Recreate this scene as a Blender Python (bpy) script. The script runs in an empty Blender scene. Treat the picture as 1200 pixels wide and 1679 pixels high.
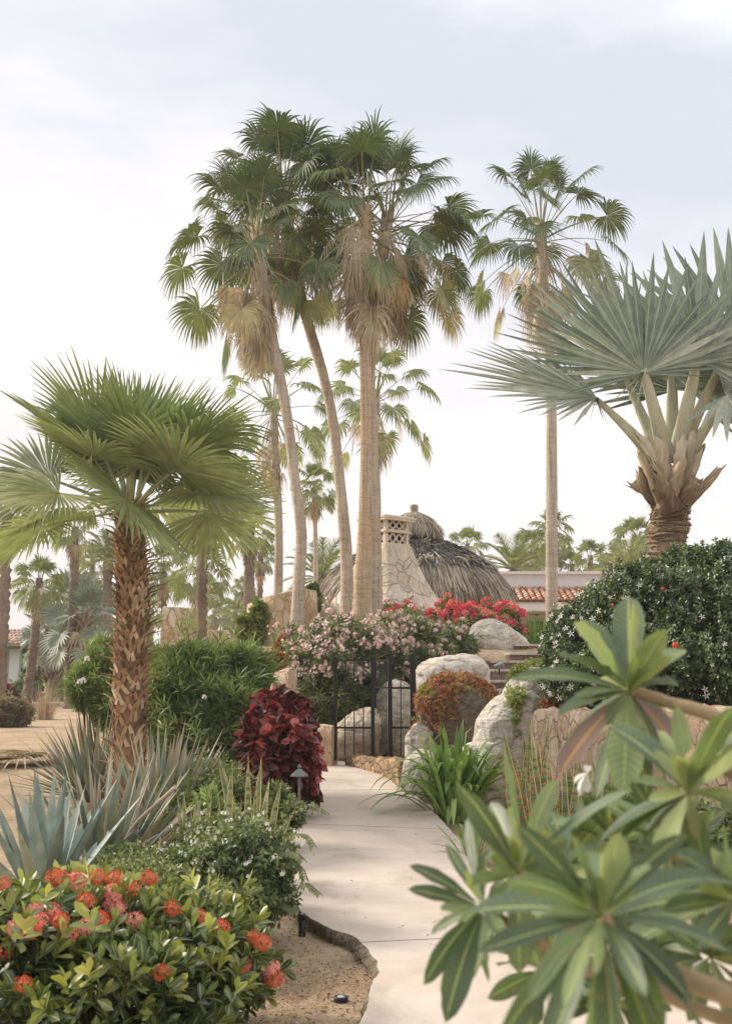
import bpy, math, random
import numpy as np
from mathutils import Vector, noise

# ------------------------------------------------------------------ camera, world, sun, exposure
SC = bpy.context.scene
COL = SC.collection
FPX = 1865.0                      # focal length in photo pixels (1200x1679)
HORIZON = 1110.0
PITCH = math.atan((HORIZON - 839.5) / FPX)
CAMZ = 1.5
cam_data = bpy.data.cameras.new("camera")
cam = bpy.data.objects.new("camera", cam_data); COL.objects.link(cam)
cam.location = (0, 0, CAMZ); cam.rotation_euler = (math.radians(90) + PITCH, 0, 0)
cam_data.sensor_fit = 'VERTICAL'; cam_data.sensor_height = 36.0; cam_data.sensor_width = 36.0 * 1200 / 1679
cam_data.lens = FPX / 1679 * 36.0
cam_data.clip_start = 0.05; cam_data.clip_end = 2000
cam_data.dof.use_dof = True; cam_data.dof.focus_distance = 12.5; cam_data.dof.aperture_fstop = 5.6
SC.camera = cam
SC.render.engine = 'CYCLES'
SC.cycles.max_bounces = 7; SC.cycles.diffuse_bounces = 3; SC.cycles.glossy_bounces = 2
SC.cycles.transmission_bounces = 4; SC.cycles.transparent_max_bounces = 4
SC.cycles.use_denoising = True
try:
    SC.cycles.denoiser = 'OPENIMAGEDENOISE'; SC.cycles.denoising_prefilter = 'ACCURATE'
except Exception: pass
SC.view_settings.view_transform = 'Standard'; SC.view_settings.look = 'None'
SC.view_settings.gamma = 1.0; SC.view_settings.exposure = 0.64

HAZE = 0.0010
SUN_EL, SUN_AZ = math.radians(32), math.radians(-68)     # azimuth measured from +Y (ahead), negative = to the left
w = bpy.data.worlds.new("World"); SC.world = w; w.use_nodes = True
nt = w.node_tree; nt.nodes.clear()
def _n(nt, t, **kw):
    nd = nt.nodes.new(t)
    for k, v in kw.items(): setattr(nd, k, v)
    return nd
wo = _n(nt, 'ShaderNodeOutputWorld')
sky = _n(nt, 'ShaderNodeTexSky', sky_type='NISHITA', sun_disc=False)
sky.sun_elevation = SUN_EL; sky.sun_rotation = SUN_AZ; sky.air_density = 1.0; sky.dust_density = 2.0; sky.ozone_density = 1.5
bg1 = _n(nt, 'ShaderNodeBackground'); bg1.inputs[1].default_value = 0.10
nt.links.new(sky.outputs[0], bg1.inputs[0])
tc = _n(nt, 'ShaderNodeTexCoord'); sp = _n(nt, 'ShaderNodeSeparateXYZ'); nt.links.new(tc.outputs['Generated'], sp.inputs[0])
mp = _n(nt, 'ShaderNodeMapping'); mp.inputs['Scale'].default_value = (1.6, 1.6, 5.0); mp.inputs['Rotation'].default_value = (0.3, 0.5, 0.2)
nt.links.new(tc.outputs['Generated'], mp.inputs[0])
nz = _n(nt, 'ShaderNodeTexNoise'); nz.inputs['Scale'].default_value = 1.5; nz.inputs['Detail'].default_value = 7; nz.inputs['Roughness'].default_value = .56
nt.links.new(mp.outputs[0], nz.inputs[0])
def _math(nt, op, a, b=None, clamp=False):
    m = _n(nt, 'ShaderNodeMath', operation=op); m.use_clamp = clamp
    for i, x in enumerate((a, b)):
        if x is None: continue
        if isinstance(x, (int, float)): m.inputs[i].default_value = x
        else: nt.links.new(x, m.inputs[i])
    return m.outputs[0]
# height in the sky, pushed down towards the left where the veil is brightest, broken by cloud noise
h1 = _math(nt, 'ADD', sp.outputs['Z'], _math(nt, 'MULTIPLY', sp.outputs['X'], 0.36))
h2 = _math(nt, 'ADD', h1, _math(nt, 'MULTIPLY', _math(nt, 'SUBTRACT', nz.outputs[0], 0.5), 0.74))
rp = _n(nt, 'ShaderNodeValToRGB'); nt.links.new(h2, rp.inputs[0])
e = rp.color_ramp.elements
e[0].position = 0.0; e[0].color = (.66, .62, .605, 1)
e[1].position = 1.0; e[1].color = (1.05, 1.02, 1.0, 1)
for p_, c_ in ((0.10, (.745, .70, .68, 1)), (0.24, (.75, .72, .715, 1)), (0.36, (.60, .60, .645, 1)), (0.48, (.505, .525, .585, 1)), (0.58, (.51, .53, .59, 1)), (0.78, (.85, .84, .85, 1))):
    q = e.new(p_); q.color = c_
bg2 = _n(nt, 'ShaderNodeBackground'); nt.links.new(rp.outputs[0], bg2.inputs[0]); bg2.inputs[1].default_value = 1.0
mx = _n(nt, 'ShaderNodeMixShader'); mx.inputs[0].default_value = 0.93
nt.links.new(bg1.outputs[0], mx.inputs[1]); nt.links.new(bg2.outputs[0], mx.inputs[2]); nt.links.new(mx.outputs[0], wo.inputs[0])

ld = bpy.data.lights.new("sun", 'SUN'); ld.energy = 3.3; ld.angle = math.radians(15); ld.color = (1.0, .91, .79)
sun = bpy.data.objects.new("sun", ld); COL.objects.link(sun)
_sd = Vector((math.sin(SUN_AZ) * math.cos(SUN_EL), math.cos(SUN_AZ) * math.cos(SUN_EL), math.sin(SUN_EL)))
sun.rotation_euler = _sd.to_track_quat('Z', 'Y').to_euler(); sun.location = _sd * 60

# ------------------------------------------------------------------ helpers
rng = np.random.default_rng(11); random.seed(11)
R_ = math.radians
def A(*v): return np.array(v, float)
def nrm(v):
    v = np.asarray(v, float); l = np.linalg.norm(v, axis=-1, keepdims=True); return v / np.maximum(l, 1e-9)
def sm(a, b, x):
    t = np.clip((np.asarray(x, float) - a) / (b - a), 0, 1); return t * t * (3 - 2 * t)
_ct, _st = math.cos(PITCH), math.sin(PITCH)
def at(px, py, D):                       # point at forward distance D (world Y) seen at photo pixel px, py
    xc = (px - 600) / FPX; yc = (839.5 - py) / FPX
    d = A(xc, _ct - _st * yc, _st + _ct * yc)
    s = D / d[1]
    return A(0, 0, CAMZ) + d * s
def m_px(D): return D / FPX * 1.0        # metres per photo pixel at distance D
WA, WB = A(1.78, 11.6), A(3.6, 9.2)      # retaining wall line
_wd = (WB - WA) / np.linalg.norm(WB - WA); _wn = A(-_wd[1], _wd[0])
def pathz(y): return .30 * sm(8, 16.5, y)
def G(x, y):
    x = np.asarray(x, float); y = np.asarray(y, float)
    z = .3 * sm(8, 16.5, y) - .09 + .12 * sm(25, 50, y)
    z = z + .02 * np.sin(x * 1.7 + 1) * np.sin(y * 1.3) * sm(.5, 2, np.abs(x))
    hill = 1.85 * sm(16.4, 20.8, y) * sm(-5.2, -3.0, x) * sm(90, 55, y)
    z = z + hill
    d = (x - WA[0]) * _wn[0] + (y - WA[1]) * _wn[1]
    b = x - (1.72 + (y - 11.7) * .17)
    bed = (1.13 + .1 * sm(11, 15, y)) * sm(.12, .3, d) * sm(0, .35, b) * sm(30, 18, y)
    return np.maximum(z, np.where(bed > .01, bed, -9.))
def on(px, py, f=None):                  # where the pixel's ray meets the ground
    f = f or G
    p0 = A(0, 0, CAMZ); a, b = 1.0, 200.0
    def g(D): p = at(px, py, D); return p[2] - float(f(p[0], p[1]))
    D = 1.0; last = 1.0
    while D < 200 and g(D) > 0: last = D; D *= 1.02
    a, b = last, D
    for _ in range(30):
        m = (a + b) / 2
        if g(m) > 0: a = m
        else: b = m
    return at(px, py, a)
def onp(px, py): return on(px, py, lambda x, y: pathz(y))

def spline(pts, n):
    P = np.asarray(pts, float)
    P = np.vstack([2 * P[0] - P[1], P, 2 * P[-1] - P[-2]])
    k = len(P) - 3; t = np.linspace(0, k, n); i = np.minimum(t.astype(int), k - 1); u = (t - i)[:, None]
    a, b, c, d = P[i], P[i + 1], P[i + 2], P[i + 3]
    return .5 * ((2 * b) + (-a + c) * u + (2 * a - 5 * b + 4 * c - d) * u ** 2 + (-a + 3 * b - 3 * c + d) * u ** 3)

class MB:
    """collects geometry; build() links it as ONE mesh object"""
    def __init__(s): s.V = []; s.F = []; s.T = []; s.n = 0
    def add(s, V, F, tint=.5, uv=None, mi=0):
        V = np.asarray(V, float).reshape(-1, 3); F = np.asarray(F, int)
        m = len(V)
        T = np.zeros((m, 3)); T[:, 0] = tint
        if uv is not None: T[:, 1:] = uv
        s.V.append(V); s.T.append(T); s.F.append((F + s.n, mi)); s.n += m
    def mesh(s, name, mats, origin=(0, 0, 0), smooth=True):
        V = np.vstack(s.V) - np.asarray(origin, float); T = np.vstack(s.T)
        me = bpy.data.meshes.new(name)
        me.vertices.add(len(V)); me.vertices.foreach_set('co', V.astype(np.float32).ravel())
        li = np.concatenate([f.ravel() for f, _ in s.F]); tot = np.concatenate([np.full(len(f), f.shape[1]) for f, _ in s.F])
        mi = np.concatenate([np.full(len(f), m) for f, m in s.F])
        st = np.concatenate([[0], np.cumsum(tot)[:-1]])
        me.loops.add(len(li)); me.loops.foreach_set('vertex_index', li.astype(np.int32))
        me.polygons.add(len(tot)); me.polygons.foreach_set('loop_start', st.astype(np.int32)); me.polygons.foreach_set('loop_total', tot.astype(np.int32))
        if not isinstance(mats, (list, tuple)): mats = [mats]
        for m in mats: me.materials.append(m)
        me.polygons.foreach_set('material_index', mi.astype(np.int32))
        me.polygons.foreach_set('use_smooth', np.full(len(tot), smooth))
        at_ = me.attributes.new('lt', 'FLOAT_VECTOR', 'POINT'); at_.data.foreach_set('vector', T.astype(np.float32).ravel())
        me.update(calc_edges=True); me.validate()
        return me
    def build(s, name, mats, parent=None, loc=None, smooth=True):
        o_ = parent.location if parent is not None else (loc if loc is not None else (0, 0, 0))
        pp = parent
        org = np.array(o_, float)
        while pp is not None and pp.parent is not None: org = org + np.array(pp.parent.location); pp = pp.parent
        o = bpy.data.objects.new(name, s.mesh(name, mats, org, smooth)); COL.objects.link(o)
        if parent is not None: o.parent = parent
        elif loc is not None: o.location = loc
        return o
def root(name, label, cat, loc, group=None):
    o = bpy.data.objects.new(name, None); COL.objects.link(o); o.location = [float(v) for v in loc]
    o.empty_display_size = .3
    tag(o, label, cat, group); return o
def tag(o, label=None, cat=None, group=None, kind=None):
    if label: o['label'] = label
    if cat: o['category'] = cat
    if group: o['group'] = group
    if kind: o['kind'] = kind
    return o

def box(mb, c, s, rot=0, tint=.5, mi=0, tilt=None):
    v = np.array([[x, y, z] for x in (-.5, .5) for y in (-.5, .5) for z in (-.5, .5)]) * np.asarray(s, float)
    if rot:
        cs, sn = math.cos(rot), math.sin(rot); v = np.c_[v[:, 0] * cs - v[:, 1] * sn, v[:, 0] * sn + v[:, 1] * cs, v[:, 2]]
    F = [[0, 1, 3, 2], [4, 6, 7, 5], [0, 4, 5, 1], [2, 3, 7, 6], [0, 2, 6, 4], [1, 5, 7, 3]]
    mb.add(v + np.asarray(c, float), F, tint, mi=mi)
def frames(P):
    T = nrm(np.gradient(P, axis=0)); ref = A(0, 0, 1) if abs(T[0][2]) < .9 else A(0, 1, 0)
    S = nrm(np.cross(T, ref)); N = np.cross(S, T); return T, S, N
def tube(mb, P, r, k=8, tint=.5, cap=True, flat=1.0, mi=0, jit=0., hint=None):
    P = np.asarray(P, float); n = len(P); r = np.broadcast_to(np.asarray(r, float), (n,))
    T, S, N = frames(P)
    if hint is not None:
        S = nrm(np.cross(T, np.asarray(hint, float))); N = np.cross(S, T)
    a = np.linspace(0, 2 * np.pi, k, endpoint=False)
    rr = r[:, None] * (1 + jit * rng.normal(size=(n, k)))
    V = P[:, None] + S[:, None] * (rr * np.cos(a))[..., None] + N[:, None] * (rr * np.sin(a) * flat)[..., None]
    i = np.arange(n - 1)[:, None] * k; j = np.arange(k)[None]; j2 = (j + 1) % k
    F = np.stack([i + j, i + j2, i + k + j2, i + k + j], -1).reshape(-1, 4)
    L = np.linspace(0, 1, n)
    uv = np.stack([np.broadcast_to(j / k, (n, k)), np.broadcast_to(L[:, None], (n, k))], -1).reshape(-1, 2)
    mb.add(V.reshape(-1, 3), F, tint, uv, mi)
    if cap:
        c = np.array([P[0], P[-1]]); V2 = np.vstack([V[0], V[-1], c]); F2 = [[(q + 1) % k, q, 2 * k] for q in range(k)] + [[k + q, k + (q + 1) % k, 2 * k + 1] for q in range(k)]
        mb.add(V2, F2, tint, mi=mi)
def revolve(mb, c, prof, k=24, tint=.5, mi=0, jit=0., square=0., rot=0.):
    prof = np.asarray(prof, float); n = len(prof)
    a = np.linspace(0, 2 * np.pi, k, endpoint=False) + rot
    f = 1 / np.maximum(np.abs(np.cos(a - rot)), np.abs(np.sin(a - rot))); f = 1 + square * (f - 1)
    rr = prof[:, :1] * f[None] * (1 + jit * rng.normal(size=(n, k)))
    V = np.stack([rr * np.cos(a), rr * np.sin(a), np.broadcast_to(prof[:, 1:2], (n, k))], -1) + np.asarray(c, float)
    i = np.arange(n - 1)[:, None] * k; j = np.arange(k)[None]; j2 = (j + 1) % k
    F = np.stack([i + j, i + j2, i + k + j2, i + k + j], -1).reshape(-1, 4)
    mb.add(V.reshape(-1, 3), F, tint, mi=mi)

DOWN = A(0, 0, -1)
PROF = {
 'lance': lambda t: np.sin(np.pi * np.clip(t, 0, 1) ** .85) ** .9,
 'ovate': lambda t: np.sin(np.pi * np.clip(t, 0, 1) ** .65) ** .8,
 'obov': lambda t: (.12 + .88 * np.sin(np.pi * np.clip(t, 0, 1) ** 1.45) ** .75) * (t < .999),
 'agave': lambda t: np.where(t < .45, .72 + .28 * np.sin(np.pi * t / .9), (1 - ((t - .45) / .55) ** 1.6)),
 'strap': lambda t: np.clip(.75 + .5 * t, 0, 1) * np.where(t > .6, np.sqrt(np.clip(1 - ((t - .6) / .4) ** 2, 0, 1)), 1),
 'spike': lambda t: 1 - .97 * t,
 'straw': lambda t: np.where(t < .9, 1., .4),
}
def blades(mb, B, D, L, W, droop=0., fold=.3, prof='lance', K=4, tint=.5, hint=None, stiff=.0, mi=0, twist=0., wave=0.):
    B = np.atleast_2d(B); N = len(B); D = nrm(np.atleast_2d(D)); D = np.broadcast_to(D, (N, 3))
    L = np.broadcast_to(np.asarray(L, float), (N,)); W = np.broadcast_to(np.asarray(W, float), (N,))
    droop = np.broadcast_to(np.asarray(droop, float), (N,)); tint = np.broadcast_to(np.asarray(tint, float), (N,))
    if hint is None: hint = nrm(rng.normal(size=(N, 3)) * .6 + A(0, 0, 1))
    hint = np.broadcast_to(hint, (N, 3))
    S = nrm(np.cross(D, hint) + 1e-6)
    ts = np.linspace(0, 1, K); hw = PROF[prof](ts); dt = 1 / (K - 1)
    p = B.copy(); V = np.zeros((N, K, 3, 3)); d = D.copy()
    for k in range(K):
        if k:
            t = (k - .5) * dt; wgt = np.clip(droop * max(0, t - stiff) / (1 - stiff + 1e-6) * 1.6, 0, 3)[:, None]
            d = nrm(D + DOWN * wgt); p = p + d * (L * dt)[:, None]
        nn = np.cross(S, d)
        h = (W * .5 * hw[k])[:, None]
        off = nn * (h * fold)
        wv = (nn * (np.sin(k * 2.1 + tint * 40)[:, None] * h * wave)) if wave else 0
        V[:, k, 0] = p - S * h + off + wv; V[:, k, 1] = p; V[:, k, 2] = p + S * h + off - wv
    base = (np.arange(N) * K * 3)[:, None, None]; kk = (np.arange(K - 1) * 3)[None, :, None]; cc = np.arange(2)[None, None]
    q = base + kk + cc
    F = np.stack([q, q + 1, q + 4, q + 3], -1).reshape(-1, 4)
    uv = np.zeros((N, K, 3, 2)); uv[..., 0] = A(0, .5, 1)[None, None]; uv[..., 1] = ts[None, :, None]
    T = np.broadcast_to(tint[:, None, None], (N, K, 3)).reshape(-1)
    mb.add(V.reshape(-1, 3), F, T, uv.reshape(-1, 2), mi)

def clump(P, f, s=0.):
    P = np.asarray(P); return (np.sin(P[:, 0] * f + s) * np.sin(P[:, 1] * f * 1.1 + 2 * s + 1) * np.sin(P[:, 2] * f * 1.3 + s * 3 + 2) +
                               .6 * np.sin(P[:, 0] * f * 2.3 + P[:, 2] * f * 1.9 + s))
def surf(lobes, N, seed=0, inner=.25, lump=.10, zmin=None, jitter=.06):
    """points through the outer shell of a union of ellipsoids, with outward normals and depth factor"""
    C = np.array([l[0] for l in lobes]); Rd = np.array([l[1] for l in lobes])
    ar = (Rd[:, 0] * Rd[:, 1] + Rd[:, 1] * Rd[:, 2] + Rd[:, 0] * Rd[:, 2]); M = int(N * 2.6)
    i = rng.choice(len(C), M, p=ar / ar.sum()); u = nrm(rng.normal(size=(M, 3)))
    r = 1 - np.abs(rng.normal(size=M)) * jitter + .03 * rng.normal(size=M)
    isin = rng.random(M) < inner; r = np.where(isin, rng.uniform(.45, .92, M), r)
    lp = 1 + lump * (np.sin(u[:, 0] * 5 + i * 2 + seed) * np.sin(u[:, 1] * 6 + seed * 2) + np.sin(u[:, 2] * 7 + i + u[:, 0] * 4 + seed)) + lump * .5 * np.sin(u[:, 0] * 14 + seed) * np.sin(u[:, 2] * 13 + i)
    P = C[i] + u * Rd[i] * (r * lp)[:, None]; Nn = nrm(u / Rd[i])
    ok = np.ones(M, bool)
    for j in range(len(C)):
        q = np.linalg.norm((P - C[j]) / Rd[j], axis=1); ok &= ~((q < .8) & (i != j) & ~isin)
    gz = G(P[:, 0], P[:, 1]) if zmin is None else zmin
    ok &= P[:, 2] > gz + .02
    P, Nn, r = P[ok][:N], Nn[ok][:N], r[ok][:N]
    return P, Nn, r
def shoots(mb, P, D, k, L, W, a0=20, a1=85, slen=.5, tint=None, tipup=.25, **kw):
    """k leaves round each shoot: young upright ones at the tip, spreading ones lower down"""
    N = len(P); D = nrm(D); ref = nrm(np.cross(D, rng.normal(size=(N, 3)))); bi = np.cross(D, ref)
    if tint is None: tint = np.full(N, .5)
    ph0 = rng.uniform(0, 6.28, N)
    for j in range(k):
        f = (j + .5) / k
        ph = ph0 + j * 2.4 + rng.normal(size=N) * .25
        al = np.radians(a0 + (a1 - a0) * f + rng.normal(size=N) * 9)
        d = D * np.cos(al)[:, None] + (ref * np.cos(ph)[:, None] + bi * np.sin(ph)[:, None]) * np.sin(al)[:, None]
        Ls = L * rng.uniform(.75, 1.15, N) * (.7 + .3 * min(1, f * 3))
        b = P - D * (slen * L * f)
        blades(mb, b, d, Ls, W * Ls / L, tint=np.clip(tint + tipup * (.5 - f) + rng.normal(size=N) * .07, 0, 1), hint=nrm(D + .35 * rng.normal(size=(N, 3))), **kw)
def ball_lobes(items, depthk=1.0):
    """items: (px, py, D, half width px, half height px[, half depth m])"""
    out = []
    for it in items:
        px, py, D, hw, hh = it[:5]; s = m_px(D); dd = it[5] if len(it) > 5 else hw * s * depthk
        out.append((at(px, py, D), A(hw * s, dd, hh * s)))
    return out
def stems(name, mat, parent, base, tips, r=.02, seed=0):
    mb = MB(); base = np.asarray(base, float)
    for t in tips:
        t = np.asarray(t, float); q = rng.normal(size=3) * .12 * np.linalg.norm(t - base)
        m = (base * .55 + t * .45) + q * .5; b = base + A(rng.normal() * .08, rng.normal() * .08, 0)
        tube(mb, spline([b, m, t], 7), np.linspace(r, r * .35, 7), 5, tint=rng.random())
    return mb.build(name, mat, parent)

# ------------------------------------------------------------------ materials
class N:
    def __init__(s, name):
        s.m = bpy.data.materials.new(name); s.m.use_nodes = True; s.t = s.m.node_tree; s.t.nodes.clear()
        s.out = s.nd('ShaderNodeOutputMaterial')
    def nd(s, t, **kw): return _n(s.t, t, **kw)
    def set(s, sock, v):
        if hasattr(v, 'links') or isinstance(v, bpy.types.NodeSocket): s.t.links.new(v, sock)
        else: sock.default_value = v if not (isinstance(v, tuple) and len(v) == 3 and sock.type == 'RGBA') else (*v, 1)
    def math(s, op, a, b=None, clamp=False): return _math(s.t, op, a, b, clamp)
    def coord(s, kind='Object'): return s.nd('ShaderNodeTexCoord').outputs[kind]
    def pos(s): return s.nd('ShaderNodeNewGeometry').outputs['Position']
    def mapv(s, v, scale=(1, 1, 1), rot=(0, 0, 0)):
        m = s.nd('ShaderNodeMapping'); s.set(m.inputs[0], v); m.inputs['Scale'].default_value = scale; m.inputs['Rotation'].default_value = rot; return m.outputs[0]
    def noise(s, v, sc, det=4, rough=.55, dist=0.):
        m = s.nd('ShaderNodeTexNoise'); s.set(m.inputs['Vector'], v); m.inputs['Scale'].default_value = sc; m.inputs['Detail'].default_value = det; m.inputs['Roughness'].default_value = rough; m.inputs['Distortion'].default_value = dist; return m.outputs[0]
    def vor(s, v, sc, feat='F1', out='Distance', rnd=1.):
        m = s.nd('ShaderNodeTexVoronoi', feature=feat); s.set(m.inputs['Vector'], v); m.inputs['Scale'].default_value = sc; m.inputs['Randomness'].default_value = rnd; return m.outputs[out]
    def ramp(s, f, els, interp='LINEAR'):
        m = s.nd('ShaderNodeValToRGB'); s.set(m.inputs[0], f); m.color_ramp.interpolation = interp; e = m.color_ramp.elements
        e[0].position, e[0].color = els[0][0], (*els[0][1], 1); e[1].position, e[1].color = els[-1][0], (*els[-1][1], 1)
        for p, c in els[1:-1]: q = e.new(p); q.color = (*c, 1)
        return m.outputs[0]
    def mix(s, f, a, b, mode='MIX'):
        m = s.nd('ShaderNodeMix', data_type='RGBA', blend_type=mode); s.set(m.inputs[0], f); s.set(m.inputs[6], a); s.set(m.inputs[7], b); return m.outputs[2]
    def bump(s, h, st=.5, d=.01):
        m = s.nd('ShaderNodeBump'); m.inputs['Strength'].default_value = st; m.inputs['Distance'].default_value = d; s.set(m.inputs['Height'], h); return m.outputs[0]
    def lt(s):
        a = s.nd('ShaderNodeAttribute'); a.attribute_name = 'lt'; q = s.nd('ShaderNodeSeparateXYZ'); s.t.links.new(a.outputs['Vector'], q.inputs[0]); return q.outputs
    def bsdf(s, col, rough=.6, normal=None, spec=.5, metal=0., trans=None, tcol=None, coat=0.):
        b = s.nd('ShaderNodeBsdfPrincipled'); s.set(b.inputs['Base Color'], col); s.set(b.inputs['Roughness'], rough)
        b.inputs['Specular IOR Level'].default_value = spec; b.inputs['Metallic'].default_value = metal
        if normal is not None: s.set(b.inputs['Normal'], normal)
        o = b.outputs[0]
        if trans:
            t = s.nd('ShaderNodeBsdfTranslucent'); s.set(t.inputs[0], tcol if tcol is not None else col)
            m = s.nd('ShaderNodeMixShader'); m.inputs[0].default_value = trans; s.t.links.new(o, m.inputs[1]); s.t.links.new(t.outputs[0], m.inputs[2]); o = m.outputs[0]
        s.t.links.new(o, s.out.inputs[0]); return s.m

def leafmat(name, cols, rough=.5, trans=.28, rib=None, tip=None, tipk=(.75, 1.), spec=.4, tboost=(1.25, 1.35, .7), edge=None, streak=None, sat=.86, ribw=.035, veins=0., hue=.488):
    n = N(name); t, u, v = n.lt()
    c = n.ramp(t, [(i / (len(cols) - 1), q) for i, q in enumerate(cols)])
    nz = n.noise(n.coord(), 9, 3)
    c = n.mix(.55, c, n.ramp(nz, [(.3, (.6, .62, .58)), (.7, (1.45, 1.4, 1.35))]), 'MULTIPLY')
    hs = n.nd('ShaderNodeHueSaturation'); hs.inputs['Saturation'].default_value = sat; hs.inputs['Hue'].default_value = hue; n.set(hs.inputs['Color'], c); c = hs.outputs[0]
    if streak:
        s_ = n.noise(n.mapv(n.coord(), streak[0]), 1., 3, .7)
        c = n.mix(n.ramp(s_, [(.45, (0, 0, 0)), (.62, (1, 1, 1))]), c, streak[1])
    if edge:
        d = n.math('ABSOLUTE', n.math('SUBTRACT', u, .5)); c = n.mix(n.ramp(d, [(edge[0], (0, 0, 0)), (edge[0] + .06, (1, 1, 1))]), c, edge[1])
    if rib:
        d = n.math('ABSOLUTE', n.math('SUBTRACT', u, .5)); c = n.mix(n.ramp(d, [(ribw, (1, 1, 1)), (ribw * 2.6, (0, 0, 0))]), c, rib)
    if veins:
        vv = n.math('SINE', n.math('ADD', n.math('MULTIPLY', v, 95.), n.math('MULTIPLY', n.math('ABSOLUTE', n.math('SUBTRACT', u, .5)), -22.)))
        c = n.mix(veins, c, n.ramp(n.math('MULTIPLY', n.math('ADD', vv, 1.), .5), [(.0, (.82, .85, .8)), (.75, (1, 1, 1)), (1., (1.35, 1.3, 1.1))]), 'MULTIPLY')
        c = n.mix(n.ramp(n.noise(n.coord(), 22, 4, .7), [(.62, (0, 0, 0)), (.72, (.5, .5, .5))]), c, C(150, 140, 84))
    if tip: 
        k = n.math('ADD', v, n.math('MULTIPLY', n.math('SUBTRACT', n.math('FRACT', n.math('MULTIPLY', t, 37.)), .5), .4))
        c = n.mix(n.ramp(k, [(tipk[0], (0, 0, 0)), (tipk[1], (1, 1, 1))]), c, tip)
    tc_ = n.mix(1., c, tboost, 'MULTIPLY')
    return n.bsdf(c, rough, spec=spec, trans=trans, tcol=tc_)
def C(r, g, b):                          # sRGB 0..255 of the thing's own colour -> linear
    return tuple(((v / 255) / 12.92 if v <= 10 else (((v / 255) + .055) / 1.055) ** 2.4) for v in (r, g, b))
def mk_sand():
    n = N('sandy_soil'); p = n.pos()
    a = n.noise(p, .9, 5); b = n.noise(p, 14, 5, .65); c = n.noise(p, 90, 3, .7)
    col = n.ramp(a, [(.3, C(172, 150, 124)), (.5, C(194, 172, 144)), (.72, C(208, 188, 160))])
    col = n.mix(.7, col, n.ramp(b, [(.35, (.62, .58, .52)), (.6, (1.05, 1.03, 1.0))]), 'MULTIPLY')
    col = n.mix(.8, col, n.ramp(c, [(.3, (.55, .52, .5)), (.55, (1.05, 1.05, 1.05))]), 'MULTIPLY')
    return n.bsdf(col, .95, n.bump(n.math('ADD', n.math('MULTIPLY', b, 1.5), c), .9, .02), spec=.15)
def mk_concrete():
    n = N('path_concrete'); p = n.pos()
    a = n.noise(p, .7, 4); b = n.noise(p, 5, 6, .65); c = n.noise(p, 160, 2, .6); st_ = n.noise(n.mapv(p, (1, .6, 1)), 1.7, 7, .72, .8)
    col = n.ramp(a, [(.3, C(188, 174, 160)), (.7, C(206, 193, 180))])
    col = n.mix(.7, col, n.ramp(st_, [(.34, (.70, .67, .63)), (.46, (.96, .95, .94)), (.7, (1.04, 1.03, 1.02))]), 'MULTIPLY')
    cr_ = n.vor(n.mapv(n.mix(.12, p, n.nd('ShaderNodeTexNoise').outputs[1]), (1, 1, 1), (0, 0, .6)), .42, 'DISTANCE_TO_EDGE'); col = n.mix(.0, col, n.ramp(cr_, [(0, (.45, .42, .4)), (.0035, (1, 1, 1))]), 'MULTIPLY')
    col = n.mix(.6, col, n.ramp(b, [(.3, (.86, .84, .82)), (.6, (1.03, 1.03, 1.03))]), 'MULTIPLY')
    col = n.mix(.5, col, n.ramp(c, [(.3, (.82, .82, .82)), (.6, (1.04, 1.04, 1.04))]), 'MULTIPLY')
    sp_ = n.vor(p, 2.3); col = n.mix(n.ramp(sp_, [(.012, (1, 1, 1)), (.03, (0, 0, 0))]), col, C(110, 98, 88))
    return n.bsdf(col, .85, n.bump(n.math('ADD', b, n.math('MULTIPLY', c, .5)), .25, .006), spec=.25)
def mk_edge():
    n = N('path_edge_concrete'); p = n.pos(); b = n.noise(p, 18, 6, .75); c = n.noise(p, 70, 4, .7)
    col = n.mix(.8, n.ramp(b, [(.35, C(78, 70, 58)), (.5, C(140, 128, 110)), (.65, C(176, 162, 142))]), n.ramp(c, [(.35, (.4, .38, .36)), (.55, (1, 1, 1))]), 'MULTIPLY')
    return n.bsdf(col, .95, n.bump(b, 1., .03), spec=.1)
def mk_rock(name, c1, c2, c3, dark=.5):
    n = N(name); p = n.pos(); a = n.noise(p, 1.6, 5, .6, .6); b = n.noise(p, 11, 6, .7); c = n.noise(p, 75, 3, .75)
    col = n.ramp(a, [(.3, c1), (.5, c2), (.7, c3)])
    st = n.noise(n.mapv(p, (2., 2., 9.), (.3, .5, .2)), 1.3, 5, .7, 1.2)
    col = n.mix(.45, col, n.ramp(st, [(.36, (.55, .5, .44)), (.5, (1, 1, 1)), (.6, (1.08, 1.07, 1.05))]), 'MULTIPLY')
    col = n.mix(.7, col, n.ramp(b, [(.32, (dark, dark, dark * .95)), (.55, (1, 1, 1)), (.75, (1.12, 1.1, 1.08))]), 'MULTIPLY')
    col = n.mix(.85, col, n.ramp(c, [(.36, (.45, .45, .46)), (.47, (1, 1, 1)), (.7, (1.12, 1.12, 1.1))]), 'MULTIPLY')
    cr = n.vor(n.mapv(n.mix(.25, p, n.nd('ShaderNodeTexNoise').outputs[1]), (1, 1, 1.4)), 1.3, 'DISTANCE_TO_EDGE')
    ck = n.ramp(cr, [(.0, (0, 0, 0)), (.018, (1, 1, 1))]); col = n.mix(.35, col, ck, 'MULTIPLY')
    h = n.math('ADD', n.math('ADD', n.math('MULTIPLY', b, 1.4), n.math('MULTIPLY', c, .35)), n.math('MULTIPLY', st, 1.2))
    return n.bsdf(col, .9, n.bump(h, .8, .03), spec=.2)
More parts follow.
